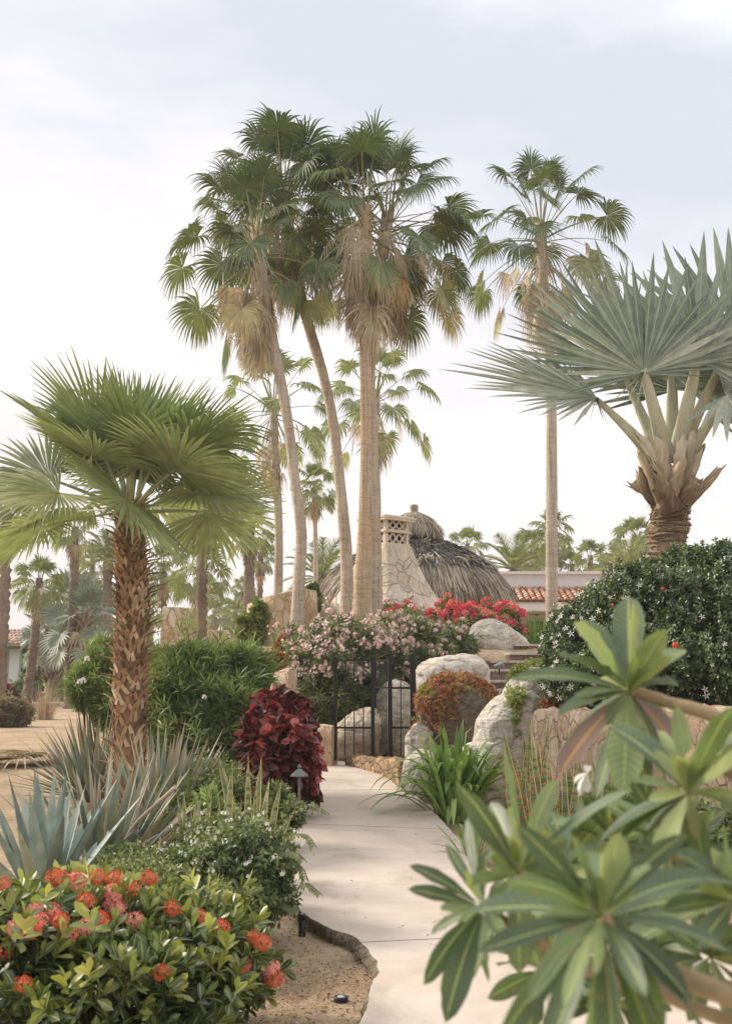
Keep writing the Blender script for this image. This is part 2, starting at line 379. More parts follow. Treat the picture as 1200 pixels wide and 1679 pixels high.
def mk_stone(name, sc, stretch, cols, mortar, gap=.045, rough=.9, disp=.03):
    """irregular flat stones bedded in mortar"""
    n = N(name); p = n.coord()
    wob = n.nd('ShaderNodeTexNoise'); n.set(wob.inputs['Vector'], p); wob.inputs['Scale'].default_value = 3.5; wob.inputs['Detail'].default_value = 3
    q = n.nd('ShaderNodeVectorMath', operation='MULTIPLY_ADD'); n.set(q.inputs[0], wob.outputs[1]); q.inputs[1].default_value = (.16, .16, .16); n.set(q.inputs[2], p)
    v = n.mapv(q.outputs[0], stretch)
    e = n.vor(v, sc, 'DISTANCE_TO_EDGE'); cc = n.vor(v, sc, 'F1', 'Color')
    s = n.nd('ShaderNodeSeparateColor'); n.set(s.inputs[0], cc)
    col = n.ramp(s.outputs[0], [(i / (len(cols) - 1), c) for i, c in enumerate(cols)])
    b = n.noise(p, 16, 6, .7); c = n.noise(p, 60, 3, .7); big = n.noise(p, 1.4, 4)
    col = n.mix(.65, col, n.ramp(b, [(.3, (.62, .58, .54)), (.6, (1.08, 1.06, 1.04))]), 'MULTIPLY')
    col = n.mix(.6, col, n.ramp(c, [(.35, (.65, .64, .62)), (.55, (1.05, 1.05, 1.05))]), 'MULTIPLY')
    col = n.mix(.5, col, n.ramp(big, [(.35, (.75, .72, .68)), (.6, (1.05, 1.05, 1.05))]), 'MULTIPLY')
    k = n.ramp(e, [(gap * .4, (0, 0, 0)), (gap, (1, 1, 1))])
    col = n.mix(k, n.mix(.6, mortar, n.ramp(b, [(.3, (.8, .8, .8)), (.6, (1.05, 1.05, 1.05))]), 'MULTIPLY'), col)
    kk = n.nd('ShaderNodeMapRange'); n.set(kk.inputs[0], e); kk.inputs[2].default_value = gap * 2.6; kk.inputs[1].default_value = 0
    h = n.math('ADD', n.math('MULTIPLY', kk.outputs[0], .9), n.math('ADD', n.math('MULTIPLY', b, .9), n.math('MULTIPLY', s.outputs[1], .7)))
    return n.bsdf(col, rough, n.bump(h, .9, disp), spec=.2)
def mk_trunk(name, c1, c2, c3, ring=14., orange=None):
    n = N(name); p = n.coord()
    rg = n.noise(n.mapv(p, (1.2, 1.2, ring)), 1., 5, .7, .4); vt = n.noise(n.mapv(p, (26, 26, 1.1)), 1., 4, .65); big = n.noise(p, .7, 4, .6)
    f2 = n.noise(n.mapv(p, (9, 9, 60)), 1., 4, .7)
    col = n.ramp(big, [(.33, c1), (.5, c2), (.68, c3)])
    col = n.mix(.6, col, n.ramp(rg, [(.35, (.74, .71, .68)), (.52, (1, 1, 1)), (.7, (1.1, 1.09, 1.07))]), 'MULTIPLY')
    col = n.mix(.6, col, n.ramp(vt, [(.36, (.55, .52, .5)), (.5, (1, 1, 1)), (.7, (1.15, 1.12, 1.1))]), 'MULTIPLY')
    col = n.mix(.5, col, n.ramp(f2, [(.38, (.5, .48, .46)), (.52, (1, 1, 1))]), 'MULTIPLY')
    h = n.math('ADD', n.math('ADD', rg, n.math('MULTIPLY', vt, .8)), n.math('MULTIPLY', f2, .6))
    return n.bsdf(col, .92, n.bump(h, .8, .02), spec=.15)
def mk_tint(name, cols, rough=.8, nscale=25, amt=.5, spec=.3, trans=None, grain=None, metal=0., bumpk=.3):
    """colour from the per-piece tint with surface noise"""
    n = N(name); t, u, v = n.lt(); p = n.coord()
    c = n.ramp(t, [(i / max(1, len(cols) - 1), q) for i, q in enumerate(cols)]) if len(cols) > 1 else cols[0]
    z = n.noise(n.mapv(p, grain) if grain else p, 1. if grain else nscale, 5, .65)
    c = n.mix(amt, c, n.ramp(z, [(.32, (.5, .5, .5)), (.55, (1, 1, 1)), (.75, (1.25, 1.22, 1.18))]), 'MULTIPLY')
    return n.bsdf(c, rough, n.bump(z, bumpk, .01), spec=spec, trans=trans, metal=metal)

MT = {}
MT['sand'] = mk_sand(); MT['concrete'] = mk_concrete(); MT['edge'] = mk_edge()
MT['rock'] = mk_rock('pale_granite', C(194, 184, 168), C(214, 206, 193), C(224, 219, 209))
MT['rock_tan'] = mk_rock('tan_granite', C(176, 160, 136), C(202, 188, 166), C(214, 204, 186), .45)
MT['rock_dark'] = mk_rock('weathered_granite', C(92, 82, 74), C(128, 116, 102), C(160, 148, 132), .4)
MT['wallv'] = mk_stone('upright_stone_veneer', 4.6, (1.5, 1.5, .8), [C(188, 162, 128), C(206, 184, 152), C(216, 202, 180), C(198, 170, 132), C(212, 194, 166)], C(196, 178, 150), .02)
MT['wallr'] = mk_stone('split_stone_face', 5.5, (2.2, 2.2, .7), [C(204, 172, 144), C(214, 188, 160), C(222, 204, 182), C(208, 178, 150)], C(198, 174, 148), .012)
MT['chim'] = mk_stone('round_flagstone_veneer', 2.9, (1, 1, 1), [C(212, 198, 174), C(226, 216, 196), C(232, 224, 210), C(218, 204, 180)], C(216, 204, 184), .014, disp=.05)
MT['curb'] = mk_stone('brown_bedded_stone', 5.5, (1, 1, 1.6), [C(150, 122, 92), C(176, 148, 112), C(132, 112, 92), C(188, 158, 118)], C(120, 104, 84), .06)
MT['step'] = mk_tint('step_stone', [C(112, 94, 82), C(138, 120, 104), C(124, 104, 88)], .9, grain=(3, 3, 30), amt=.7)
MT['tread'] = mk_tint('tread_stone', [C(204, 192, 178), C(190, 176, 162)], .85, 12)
MT['trunk'] = mk_trunk('smooth_palm_bark', C(176, 160, 142), C(194, 180, 162), C(204, 192, 176))
MT['trunk_warm'] = mk_trunk('warm_lit_palm_bark', C(196, 166, 132), C(196, 174, 146), C(198, 182, 162))  # warm light on the thickest trunk, put into its bark colour
MT['trunk_g'] = mk_trunk('grey_palm_bark', C(112, 98, 84), C(140, 124, 108), C(158, 144, 128), 22)
MT['boot'] = mk_tint('dry_leaf_base', [C(106, 84, 64), C(152, 122, 92), C(184, 152, 118), C(208, 184, 154)], .9, grain=(18, 18, 6), amt=.6)
MT['boot_b'] = mk_tint('silver_leaf_base', [C(108, 84, 66), C(156, 134, 108), C(192, 176, 148), C(200, 196, 176)], .85, grain=(22, 22, 5), amt=.6)
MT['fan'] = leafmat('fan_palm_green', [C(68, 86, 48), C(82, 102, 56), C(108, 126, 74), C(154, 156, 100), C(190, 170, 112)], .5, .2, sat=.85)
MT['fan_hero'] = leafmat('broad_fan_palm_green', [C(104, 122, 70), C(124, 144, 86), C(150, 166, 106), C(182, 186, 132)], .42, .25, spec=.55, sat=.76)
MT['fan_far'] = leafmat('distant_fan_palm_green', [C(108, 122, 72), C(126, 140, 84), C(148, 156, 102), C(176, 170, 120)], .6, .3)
MT['dead'] = leafmat('dead_palm_leaf', [C(172, 156, 128), C(208, 192, 162), C(226, 214, 190), C(232, 196, 126)], .8, .25, hue=.497, tboost=(1.05, 1., .85), spec=.15)
MT['bis'] = leafmat('silver_palm_leaf', [C(98, 112, 98), C(122, 134, 118), C(148, 158, 142), C(176, 180, 162)], .5, .2, spec=.5, tboost=(1.1, 1.25, .9), sat=.9, ribw=.03, rib=C(172, 176, 150))
MT['bis_pet'] = mk_tint('silver_palm_stalk', [C(168, 176, 146), C(190, 186, 158), C(206, 176, 140), C(214, 190, 156)], .6, grain=(14, 14, 3), amt=.5)
MT['pet'] = mk_tint('palm_stalk', [C(120, 134, 80), C(160, 160, 104)], .5, 20)
MT['dark_iron'] = mk_tint('black_painted_iron', [C(44, 46, 48)], .45, 60, .35, metal=.2)
MT['pewter'] = mk_tint('weathered_pewter', [C(112, 116, 116), C(134, 136, 134)], .6, 40, .4, metal=.35)
MT['plastic'] = mk_tint('black_plastic', [C(34, 35, 37)], .4, 60, .2)
MT['lens'] = mk_tint('lamp_lens', [C(176, 178, 176)], .2, 80, .2)
MT['white'] = mk_tint('white_plaster', [C(222, 220, 218)], .9, 6, .12)
MT['cream'] = mk_tint('cream_plaster', [C(196, 186, 172)], .9, 6, .15)
MT['tile'] = mk_tint('clay_roof_tile', [C(156, 110, 88), C(182, 134, 108), C(200, 158, 132), C(210, 180, 156)], .85, 14, .5)
MT['cast'] = mk_tint('cast_stone', [C(206, 190, 168), C(220, 206, 186)], .9, 18, .45)
MT['thatch'] = mk_tint('dry_thatch', [C(138, 126, 110), C(168, 155, 137), C(194, 182, 164), C(214, 204, 186)], .95, 60, .3, trans=.1)
MT['thatch_d'] = mk_tint('netted_dark_thatch', [C(84, 84, 86), C(112, 111, 110), C(142, 138, 132)], .95, grain=(16, 16, 60), amt=.9, bumpk=1.)
MT['wood'] = mk_tint('dark_wood', [C(84, 62, 46), C(108, 80, 58)], .8, grain=(30, 30, 3), amt=.6)
MT['glass'] = mk_tint('dark_window_glass', [C(40, 44, 46)], .15, 4, .1)
MT['stem'] = mk_tint('shrub_wood', [C(96, 84, 68), C(130, 116, 96)], .9, 30, .5)
MT['plu_stem'] = mk_tint('plumeria_bark', [C(132, 112, 84), C(160, 140, 110), C(150, 150, 100)], .8, 24, .5)
MT['oleander'] = leafmat('oleander_leaf', [C(66, 84, 46), C(86, 104, 58), C(112, 128, 74), C(144, 156, 98)], .45, .2, rib=C(140, 152, 110))
MT['oleander_b'] = leafmat('bright_oleander_leaf', [C(70, 92, 46), C(92, 118, 58), C(122, 148, 74), C(160, 178, 100)], .45, .2, rib=C(150, 166, 118))
MT['carissa'] = leafmat('glossy_round_leaf', [C(44, 60, 32), C(64, 86, 46), C(88, 112, 58), C(134, 154, 84)], .38, .15, spec=.6)
MT['ixora'] = leafmat('ixora_leaf', [C(46, 62, 30), C(64, 84, 38), C(92, 112, 46), C(146, 156, 60), C(186, 184, 80)], .38, .22, rib=C(150, 160, 84), spec=.6)
MT['jasmine'] = leafmat('small_pointed_leaf', [C(60, 76, 40), C(82, 100, 52), C(108, 124, 68), C(146, 152, 92)], .45, .22, rib=C(130, 146, 96))
MT['copper'] = leafmat('copper_red_leaf', [C(48, 30, 26), C(66, 38, 32), C(92, 40, 34), C(142, 44, 38), C(188, 76, 58)], .42, .2, hue=.5, spec=.6, rib=C(140, 50, 50), tboost=(1.6, .7, .6))
MT['agave'] = leafmat('blue_agave_leaf', [C(110, 128, 122), C(130, 148, 142), C(152, 168, 160), C(164, 174, 158)], .55, .05, sat=.85, hue=.5, tip=C(140, 116, 88), tipk=(1.06, 1.16), spec=.35)
MT['agave_d'] = leafmat('grey_agave_dry_tip_leaf', [C(98, 114, 102), C(120, 134, 120), C(142, 152, 136), C(158, 156, 134)], .6, .05, tip=C(178, 160, 136), tipk=(.74, 1.02), spec=.3)
MT['dry'] = leafmat('dry_straw_leaf', [C(140, 112, 88), C(168, 144, 118), C(192, 174, 150), C(180, 140, 100)], .8, .1, spec=.15)
MT['lily'] = leafmat('strap_lily_leaf', [C(74, 110, 40), C(94, 134, 50), C(118, 156, 62), C(146, 176, 84)], .42, .25, spec=.5)
MT['snake'] = leafmat('variegated_sword_leaf', [C(116, 128, 92), C(146, 152, 114), C(176, 176, 136)], .45, .12, edge=(.36, C(220, 200, 124)), streak=((2, 2, 40), C(96, 110, 82)))
MT['bougain'] = leafmat('bougainvillea_leaf', [C(62, 86, 44), C(86, 112, 56), C(116, 138, 70), C(150, 164, 92)], .5, .25)
MT['vine'] = leafmat('trailing_succulent_leaf', [C(104, 112, 40), C(138, 140, 52), C(166, 150, 58), C(178, 110, 56), C(168, 74, 46), C(110, 96, 44)], .5, .25)
MT['vine_g'] = leafmat('lime_trailing_leaf', [C(92, 112, 44), C(124, 142, 56), C(152, 164, 74)], .5, .25)
MT['plumeria'] = leafmat('plumeria_leaf', [C(70, 92, 62), C(86, 110, 72), C(106, 130, 78), C(136, 154, 86), C(160, 172, 100)], .5, .3, rib=C(160, 170, 110), spec=.6, ribw=.02, veins=.5, sat=.8)
MT['plu_dead'] = leafmat('withered_plumeria_leaf', [C(92, 76, 66), C(128, 110, 98), C(150, 134, 122)], .8, .12, rib=C(170, 130, 84), spec=.15)
MT['scrub'] = leafmat('dry_scrub_leaf', [C(104, 96, 70), C(130, 120, 86), C(150, 140, 108)], .7, .2)
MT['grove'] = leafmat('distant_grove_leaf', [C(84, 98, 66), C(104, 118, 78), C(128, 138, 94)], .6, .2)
MT['fl_pink'] = mk_tint('pale_pink_petal', [C(236, 186, 184), C(243, 206, 204), C(248, 224, 220), C(238, 202, 186)], .6, 30, .15, trans=.3)
MT['fl_ix'] = mk_tint('coral_red_petal', [C(214, 98, 54), C(234, 120, 90), C(242, 146, 134), C(246, 176, 168)], .55, 30, .2, trans=.25)
MT['fl_bou'] = mk_tint('bougainvillea_bract', [C(214, 52, 112), C(222, 74, 110), C(228, 104, 84), C(236, 136, 116), C(238, 156, 148)], .6, 30, .2, trans=.3)
MT['fl_white'] = mk_tint('white_petal', [C(236, 234, 226), C(224, 216, 212)], .6, 30, .1, trans=.25)
MT['fruit'] = mk_tint('orange_red_fruit', [C(206, 70, 30)], .3, 20, .15)
MT['litter'] = mk_tint('fallen_leaf', [C(92, 60, 42), C(128, 84, 60), C(158, 116, 84), C(120, 106, 80)], .9, 30, .3)
MT['pebble'] = mk_tint('pebble', [C(120, 108, 94), C(168, 154, 136), C(196, 186, 170)], .9, 30, .4)
MT['grass'] = leafmat('lawn_grass', [C(84, 108, 58), C(110, 134, 74)], .7, .2)
# ------------------------------------------------------------------ ground, path
def grid(xs, ys, zf):
    X, Y = np.meshgrid(xs, ys, indexing='ij'); Z = zf(X, Y); n, m = X.shape
    i, j = np.meshgrid(np.arange(n - 1), np.arange(m - 1), indexing='ij'); a = (i * m + j).ravel()
    return np.stack([X, Y, Z], -1).reshape(-1, 3), np.stack([a, a + m, a + m + 1, a + 1], -1)
xs = np.concatenate([-np.geomspace(6.2, 240, 26)[::-1], np.arange(-6, 6.01, .1), np.geomspace(6.2, 240, 26)])
ys = np.concatenate([np.arange(-12, 2, 1.), np.arange(2, 22.5, .1), np.geomspace(23, 330, 40)])
V, F = grid(xs, ys, lambda x, y: G(x, y) + .012 * np.sin(x * 7 + np.sin(y * 5)) * np.sin(y * 6.1) * (np.abs(x) < 8))
mb = MB(); mb.add(V, F); o = mb.build('ground', MT['sand']); tag(o, kind='structure')

pairs = [((535, 1240), (596, 1246), 0), ((527, 1250), (604, 1256), 0), ((524, 1265), (636, 1268), 1), ((519, 1296), (668, 1294), 1), ((502, 1330), (702, 1322), 0),
         ((487, 1350), (738, 1360), 1), ((472, 1400), (775, 1400), 0), ((466, 1450), (818, 1436), 0), ((490, 1492), (905, 1470), 0),
         ((543, 1522), (1010, 1498), 0), ((597, 1545), (1130, 1520), 1), ((612, 1590), (1300, 1572), 0), ((603, 1640), (1500, 1660), 0), ((578, 1700), (1800, 1800), 0)]
LP = [onp(*a)[:2] for a, b, j in pairs]; RP = [onp(*b)[:2] for a, b, j in pairs]
LP += [A(-.35, 3.8), A(-.9, 2.5), A(-1.4, 0)]; RP += [A(2.6, 2.6), A(2.2, 1.5), A(2., 0)]
NS = 14; nsec = (len(LP) - 1) * NS + 1
Ls, Rs = spline(LP, nsec), spline(RP, nsec)
jit = lambda n, s: np.convolve(rng.normal(size=n + 8), np.ones(9) / 9, 'valid') * s
Ls[:, 0] += jit(nsec, .035); Rs[:, 0] += jit(nsec, .02)
joints = [i * NS for i, p_ in enumerate(pairs) if p_[2]]
cuts = [0] + joints + [nsec - 1]
mb = MB(); KC = 9
for a, b in zip(cuts[:-1], cuts[1:]):
    idx = np.arange(a, b + 1); l, r = Ls[idx].copy(), Rs[idx].copy()
    g = .007                                  # half joint gap
    for arr in (l, r):
        d0 = nrm(arr[1] - arr[0]); d1 = nrm(arr[-1] - arr[-2]); arr[0] += d0 * g; arr[-1] -= d1 * g
    u = np.linspace(0, 1, KC)[None, :, None]; XY = l[:, None] * (1 - u) + r[:, None] * u
    Z = pathz(XY[..., 1]); n = len(idx)
    top = np.concatenate([XY, Z[..., None]], -1)
    bev = top.copy(); bev[..., 2] -= .006
    i, j = np.meshgrid(np.arange(n - 1), np.arange(KC - 1), indexing='ij'); q = (i * KC + j).ravel()
    mb.add(top.reshape(-1, 3), np.stack([q, q + 1, q + KC + 1, q + KC], -1), mi=0)
    for side, arr, sgn in ((0, l, -1), (KC - 1, r, 1)):
        t0 = top[:, side]; 
        rows = [t0]; 
        for dz, dx in ((.012, .012), (.05, .02), (.09, .0), (.2, .02)):
            e_ = t0.copy(); e_[:, 2] -= dz; e_[:, 0] += sgn * (dx + (jit(n, .05) + rng.normal(size=n) * .006 if dz > .02 else 0)); rows.append(e_)
        W_ = np.stack(rows, 1); K = W_.shape[1]; i, j = np.meshgrid(np.arange(n - 1), np.arange(K - 1), indexing='ij'); q = (i * K + j).ravel()
        f_ = np.stack([q, q + 1, q + K + 1, q + K], -1); mb.add(W_.reshape(-1, 3), f_ if sgn > 0 else f_[:, ::-1], mi=1)
    for row, rev in ((0, 0), (n - 1, 1)):
        t0 = top[row]; b0 = t0 - A(0, 0, .12); W_ = np.stack([t0, b0], 1).reshape(-1, 3); q = np.arange(KC - 1) * 2
        mb.add(W_, np.stack([q, q + 1, q + 3, q + 2], -1), mi=1)
# sand bed seen at the bottom of the joints
u = np.linspace(0, 1, 5)[None, :, None]; XY = (Ls + A(.05, 0))[:, None] * (1 - u) + (Rs - A(.05, 0))[:, None] * u
bed_ = np.concatenate([XY, (pathz(XY[..., 1]) - .012)[..., None]], -1); i, j = np.meshgrid(np.arange(nsec - 1), np.arange(4), indexing='ij'); q = (i * 5 + j).ravel()
mb.add(bed_.reshape(-1, 3), np.stack([q, q + 1, q + 6, q + 5], -1), mi=1)
o = mb.build('path', [MT['concrete'], MT['edge']]); tag(o, kind='structure')

def onpath(x, y):
    x = np.asarray(x); y = np.asarray(y); o_ = np.argsort(Ls[:, 1]); o2 = np.argsort(Rs[:, 1])
    return (x > np.interp(y, Ls[o_, 1], Ls[o_, 0]) - .02) & (x < np.interp(y, Rs[o2, 1], Rs[o2, 0]) + .02) & (y < 16.3)

# lawn strip and pale kerb far left, beyond the sand
mb = MB(); V, F = grid(np.linspace(-32, -11, 22), np.linspace(47, 56, 8), lambda x, y: G(x, y) + .05); mb.add(V, F)
tag(mb.build('lawn', MT['grass']), kind='structure')
mb = MB(); kx = np.linspace(-32, -10.5, 40); KP = np.stack([kx, 46.6 + .5 * np.sin(kx * .25), G(kx, kx * 0 + 46.6) + .08], -1)
tube(mb, KP, .13, 6, flat=.8); tag(mb.build('kerb', MT['concrete']), kind='structure')

# leaf litter and pebbles on the soil
n_ = 5200
P = np.stack([rng.uniform(-2.6, 1.9, n_), rng.uniform(4.2, 12.5, n_) ** 1.0, np.zeros(n_)], -1)
P = np.vstack([P, np.stack([rng.normal(-.35, .45, 2600), rng.normal(5.9, .75, 2600), np.zeros(2600)], -1)])
P = P[~onpath(P[:, 0], P[:, 1])]; P[:, 2] = G(P[:, 0], P[:, 1]) + .012
q_ = np.stack([rng.uniform(-.7, 1.2, 70), rng.uniform(5, 14.5, 70), np.zeros(70)], -1); q_ = q_[onpath(q_[:, 0] - .05, q_[:, 1]) & onpath(q_[:, 0] + .05, q_[:, 1])]; q_[:, 2] = pathz(q_[:, 1]) + .006; P = np.vstack([P, q_])
mb = MB(); d = rng.normal(size=P.shape); d[:, 2] *= .15
blades(mb, P, d, rng.uniform(.006, .03, len(P)), rng.uniform(.004, .012, len(P)), 0, .6, 'ovate', 3, rng.random(len(P)))
o = mb.build('leaf_litter', MT['litter']); tag(o, 'small brown fallen leaves and twigs scattered over the sandy soil beside the path', 'leaf litter', kind='stuff')
def ico(sub=1):
    t = (1 + 5 ** .5) / 2; v = [(-1, t, 0), (1, t, 0), (-1, -t, 0), (1, -t, 0), (0, -1, t), (0, 1, t), (0, -1, -t), (0, 1, -t), (t, 0, -1), (t, 0, 1), (-t, 0, -1), (-t, 0, 1)]
    f = [(0, 11, 5), (0, 5, 1), (0, 1, 7), (0, 7, 10), (0, 10, 11), (1, 5, 9), (5, 11, 4), (11, 10, 2), (10, 7, 6), (7, 1, 8), (3, 9, 4), (3, 4, 2), (3, 2, 6), (3, 6, 8), (3, 8, 9), (4, 9, 5), (2, 4, 11), (6, 2, 10), (8, 6, 7), (9, 8, 1)]
    v = [nrm(A(*q)) for q in v]
    for _ in range(sub):
        c = {}; g = []
        def mid(a, b):
            k = (min(a, b), max(a, b))
            if k not in c: c[k] = len(v); v.append(nrm((v[a] + v[b]) / 2))
            return c[k]
        for a, b, d_ in f:
            x, y, z = mid(a, b), mid(b, d_), mid(d_, a); g += [(a, x, z), (b, y, x), (d_, z, y), (x, y, z)]
        f = g
    return np.array(v), np.array(f)
I0, I0f = ico(1); I5, I5f = ico(5); I2, I2f = ico(2)
def blobs(mb, P, r, tint, V=I0, F=I0f, sc=(1, 1, 1), mi=0):
    P = np.atleast_2d(P); n = len(P); r = np.broadcast_to(r, (n,)); tint = np.broadcast_to(tint, (n,))
    W_ = P[:, None] + V[None] * r[:, None, None] * A(*sc); Fs = (np.arange(n) * len(V))[:, None, None] + F[None]
    mb.add(W_.reshape(-1, 3), Fs.reshape(-1, 3), np.repeat(tint, len(V)), mi=mi)
P = np.stack([rng.uniform(-2.4, 1.6, 3000), rng.uniform(4.3, 10, 3000), np.zeros(3000)], -1); P = P[~onpath(P[:, 0], P[:, 1])]; P[:, 2] = G(P[:, 0], P[:, 1]) + .008
mb = MB(); blobs(mb, P, rng.uniform(.002, .008, len(P)), rng.random(len(P)), sc=(1.2, 1, .7))
tag(mb.build('gravel', MT['pebble']), 'small loose pebbles strewn over the sandy soil', 'gravel', kind='stuff')

# ------------------------------------------------------------------ boulders
def boulder(label, px, py, D, hw, hh, mat, seed, dk=.9, sink=.5, rot=0., sub=None, skew=0., group=None, lobes=None):
    s = m_px(D); c = at(px, py, D); rs = np.random.default_rng(seed)
    V = I5.copy()
    ex = 3.0; nv = (np.abs(V[:, 0]) ** ex + np.abs(V[:, 1]) ** ex + np.abs(V[:, 2]) ** ex) ** (1 / ex); V = V / (nv[:, None] * .35 + .65)
    for k in range(10):                         # chop flat facets
        d = nrm(rs.normal(size=3)); h = rs.uniform(.78, .97); p = V @ d; V = V - np.maximum(0, p - h)[:, None] * d * .85
    V = V * A(hw * s, hw * s * dk, hh * s)
    if lobes:
        for (lx, lz, lr, k) in lobes:
            dd = np.exp(-(((V[:, 0] - lx * hw * s) / (lr * hw * s)) ** 2 + ((V[:, 2] - lz * hh * s) / (lr * hh * s)) ** 2)); V[:, 2] += k * hh * s * dd; V[:, 1] -= abs(k) * .3 * dd * hw * s
    V[:, 0] += skew * V[:, 2]
    if rot: cs, sn = math.cos(rot), math.sin(rot); V = np.c_[V[:, 0] * cs + V[:, 2] * sn, V[:, 1], -V[:, 0] * sn + V[:, 2] * cs]
    nn = nrm(V); sc_ = 1 / (hw * s)
    dz = np.array([noise.fractal(Vector(v * 1.3 * sc_ + seed), .9, 2.0, 6) for v in V]) * .07 * hw * s
    rd = np.array([abs(noise.noise(Vector(v * A(1.2, 1.2, 2.2) * sc_ * 1.1 + seed * 3))) for v in V]); dz -= np.clip(.09 - rd, 0, 1) * .55 * hw * s
    dz += np.array([noise.noise(Vector(v * 22 + seed)) for v in V]) * .006
    V = V + nn * dz[:, None]
    gz_ = float(G(c[0], c[1])) - .12 - c[2]; kz = max(1., gz_ / V[:, 2].min()) if gz_ < 0 else 1.
    V[:, 2] = np.where(V[:, 2] < 0, V[:, 2] * kz, V[:, 2]); V[:, :2] *= np.where(V[:, 2:3] < 0, 1 + .12 * min(2, kz - 1) * np.clip(-V[:, 2:3] / -V[:, 2].min(), 0, 1), 1)
    mb = MB(); mb.add(V + c, I5f, .5); b = c.copy(); b[2] = c[2] - hh * s
    o = mb.build('boulder', mat, loc=b); tag(o, label, 'boulder', group); return o, c, V + c
GB = 'boulders banked round the stairs and gate'
BV = {}
def bo(k, *a, **kw): o, c, V = boulder(*a, group=GB, **kw); BV[k] = V; return o
bo(1, 'pale rounded boulder highest on the slope, beside the top steps below the bougainvillea', 817, 1053, 20.6, 52, 34, MT['rock'], 3, skew=.1, rot=.4, dk=.55, sink=.1)
bo(2, 'broad low pale boulder left of the lower steps, behind the vine-draped rock', 740, 1108, 17.2, 62, 34, MT['rock'], 8, rot=-.06)
bo(3, 'dark weathered boulder draped in orange and green trailing vine', 748, 1170, 14.9, 62, 58, MT['rock_dark'], 5, sink=.6)
bo(4, 'grey boulder wedged under the hedge, the upper of the pair beside the retaining wall', 872, 1142, 13.6, 46, 48, MT['rock'], 21, rot=.35, sink=.3)
bo(5, 'large creased grey boulder with a trailing vine at the left end of the retaining wall', 838, 1184, 13.2, 62, 44, MT['rock'], 12, rot=-.5, sink=.2)
bo(6, 'tall pale boulder standing behind the open leaf of the iron gate', 652, 1185, 17.3, 42, 68, MT['rock'], 17, sink=.3)
bo(7, 'broad tan boulder with a flat sloping top behind the left bars of the iron fence', 592, 1206, 17.0, 58, 42, MT['rock_tan'], 31, skew=.3, rot=-.2, sink=.3)
bo(8, 'grey boulder at the path edge left of the strap-leaved lily clump', 692, 1274, 13.2, 34, 44, MT['rock'], 41, sink=.3)
bo(9, 'small pale boulder in the gap between the gate post and the lily clump', 688, 1212, 14.7, 24, 26, MT['rock'], 44, sink=.8)
bo(10, 'small pale boulder low behind the lily clump, under the creased grey boulder', 800, 1244, 13.0, 46, 30, MT['rock'], 51, sink=.7)
bo(11, 'squat grey stone between the vine-draped boulder and the foot of the steps', 792, 1140, 15.8, 30, 20, MT['rock_tan'], 57, sink=1.5)
bo(12, 'low grey boulder in shade under the right end of the hedge foot', 905, 1200, 12.3, 30, 30, MT['rock_tan'], 59, sink=.9)

# ------------------------------------------------------------------ stone stairs
st = [(1130, 1240, 815, 872, 16.9), (1115, 0, 800, 868, 17.6), (1097, 0, 798, 866, 18.3), (1083, 0, 818, 905, 19.0), (1070, 0, 846, 915, 19.7), (1056, 0, 852, 925, 20.4)]
bz = at(850, 1150, 17)
S = root('stone_stairs', 'stone steps climbing between the boulders and the hedge to the terrace', 'stairs', bz)
for k, (ty, _, x0, x1, D) in enumerate(st):
    a, b = at(x0 - 16, ty, D), at(x1 + 22, ty, D); mid = (a + b) / 2; wdt = b[0] - a[0]
    s_ = root('step', None, None, mid); del_ = [s_.pop(q) for q in ('label',) if q in s_]; s_.parent = S; s_.location = [float(v) for v in (mid - bz)]
    rot = R_(-7 + 3 * k)
    mb = MB(); 
    nb = 5; ed = np.cumsum(np.r_[0, rng.uniform(.7, 1.4, nb)]); ed /= ed[-1]
    for q in range(nb):
        xx = (ed[q] + ed[q + 1]) / 2 - .5; box(mb, (mid[0] + xx * wdt, mid[1] + .4 + xx * wdt * math.tan(rot) + rng.normal() * .006, mid[2] - .145), (wdt * (ed[q + 1] - ed[q]) - .006, .8, .21), rot, rng.random())
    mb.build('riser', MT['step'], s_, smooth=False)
    mb = MB(); ed = np.cumsum(np.r_[0, rng.uniform(.7, 1.4, 3)]); ed /= ed[-1]
    for q in range(3):
        xx = (ed[q] + ed[q + 1]) / 2 - .5; box(mb, (mid[0] + xx * wdt, mid[1] + .37 + xx * wdt * math.tan(rot), mid[2] - .019), (wdt * (ed[q + 1] - ed[q]) - .008, .82, .038), rot + rng.normal() * .01, rng.random())
    mb.build('tread', MT['tread'], s_, smooth=False)

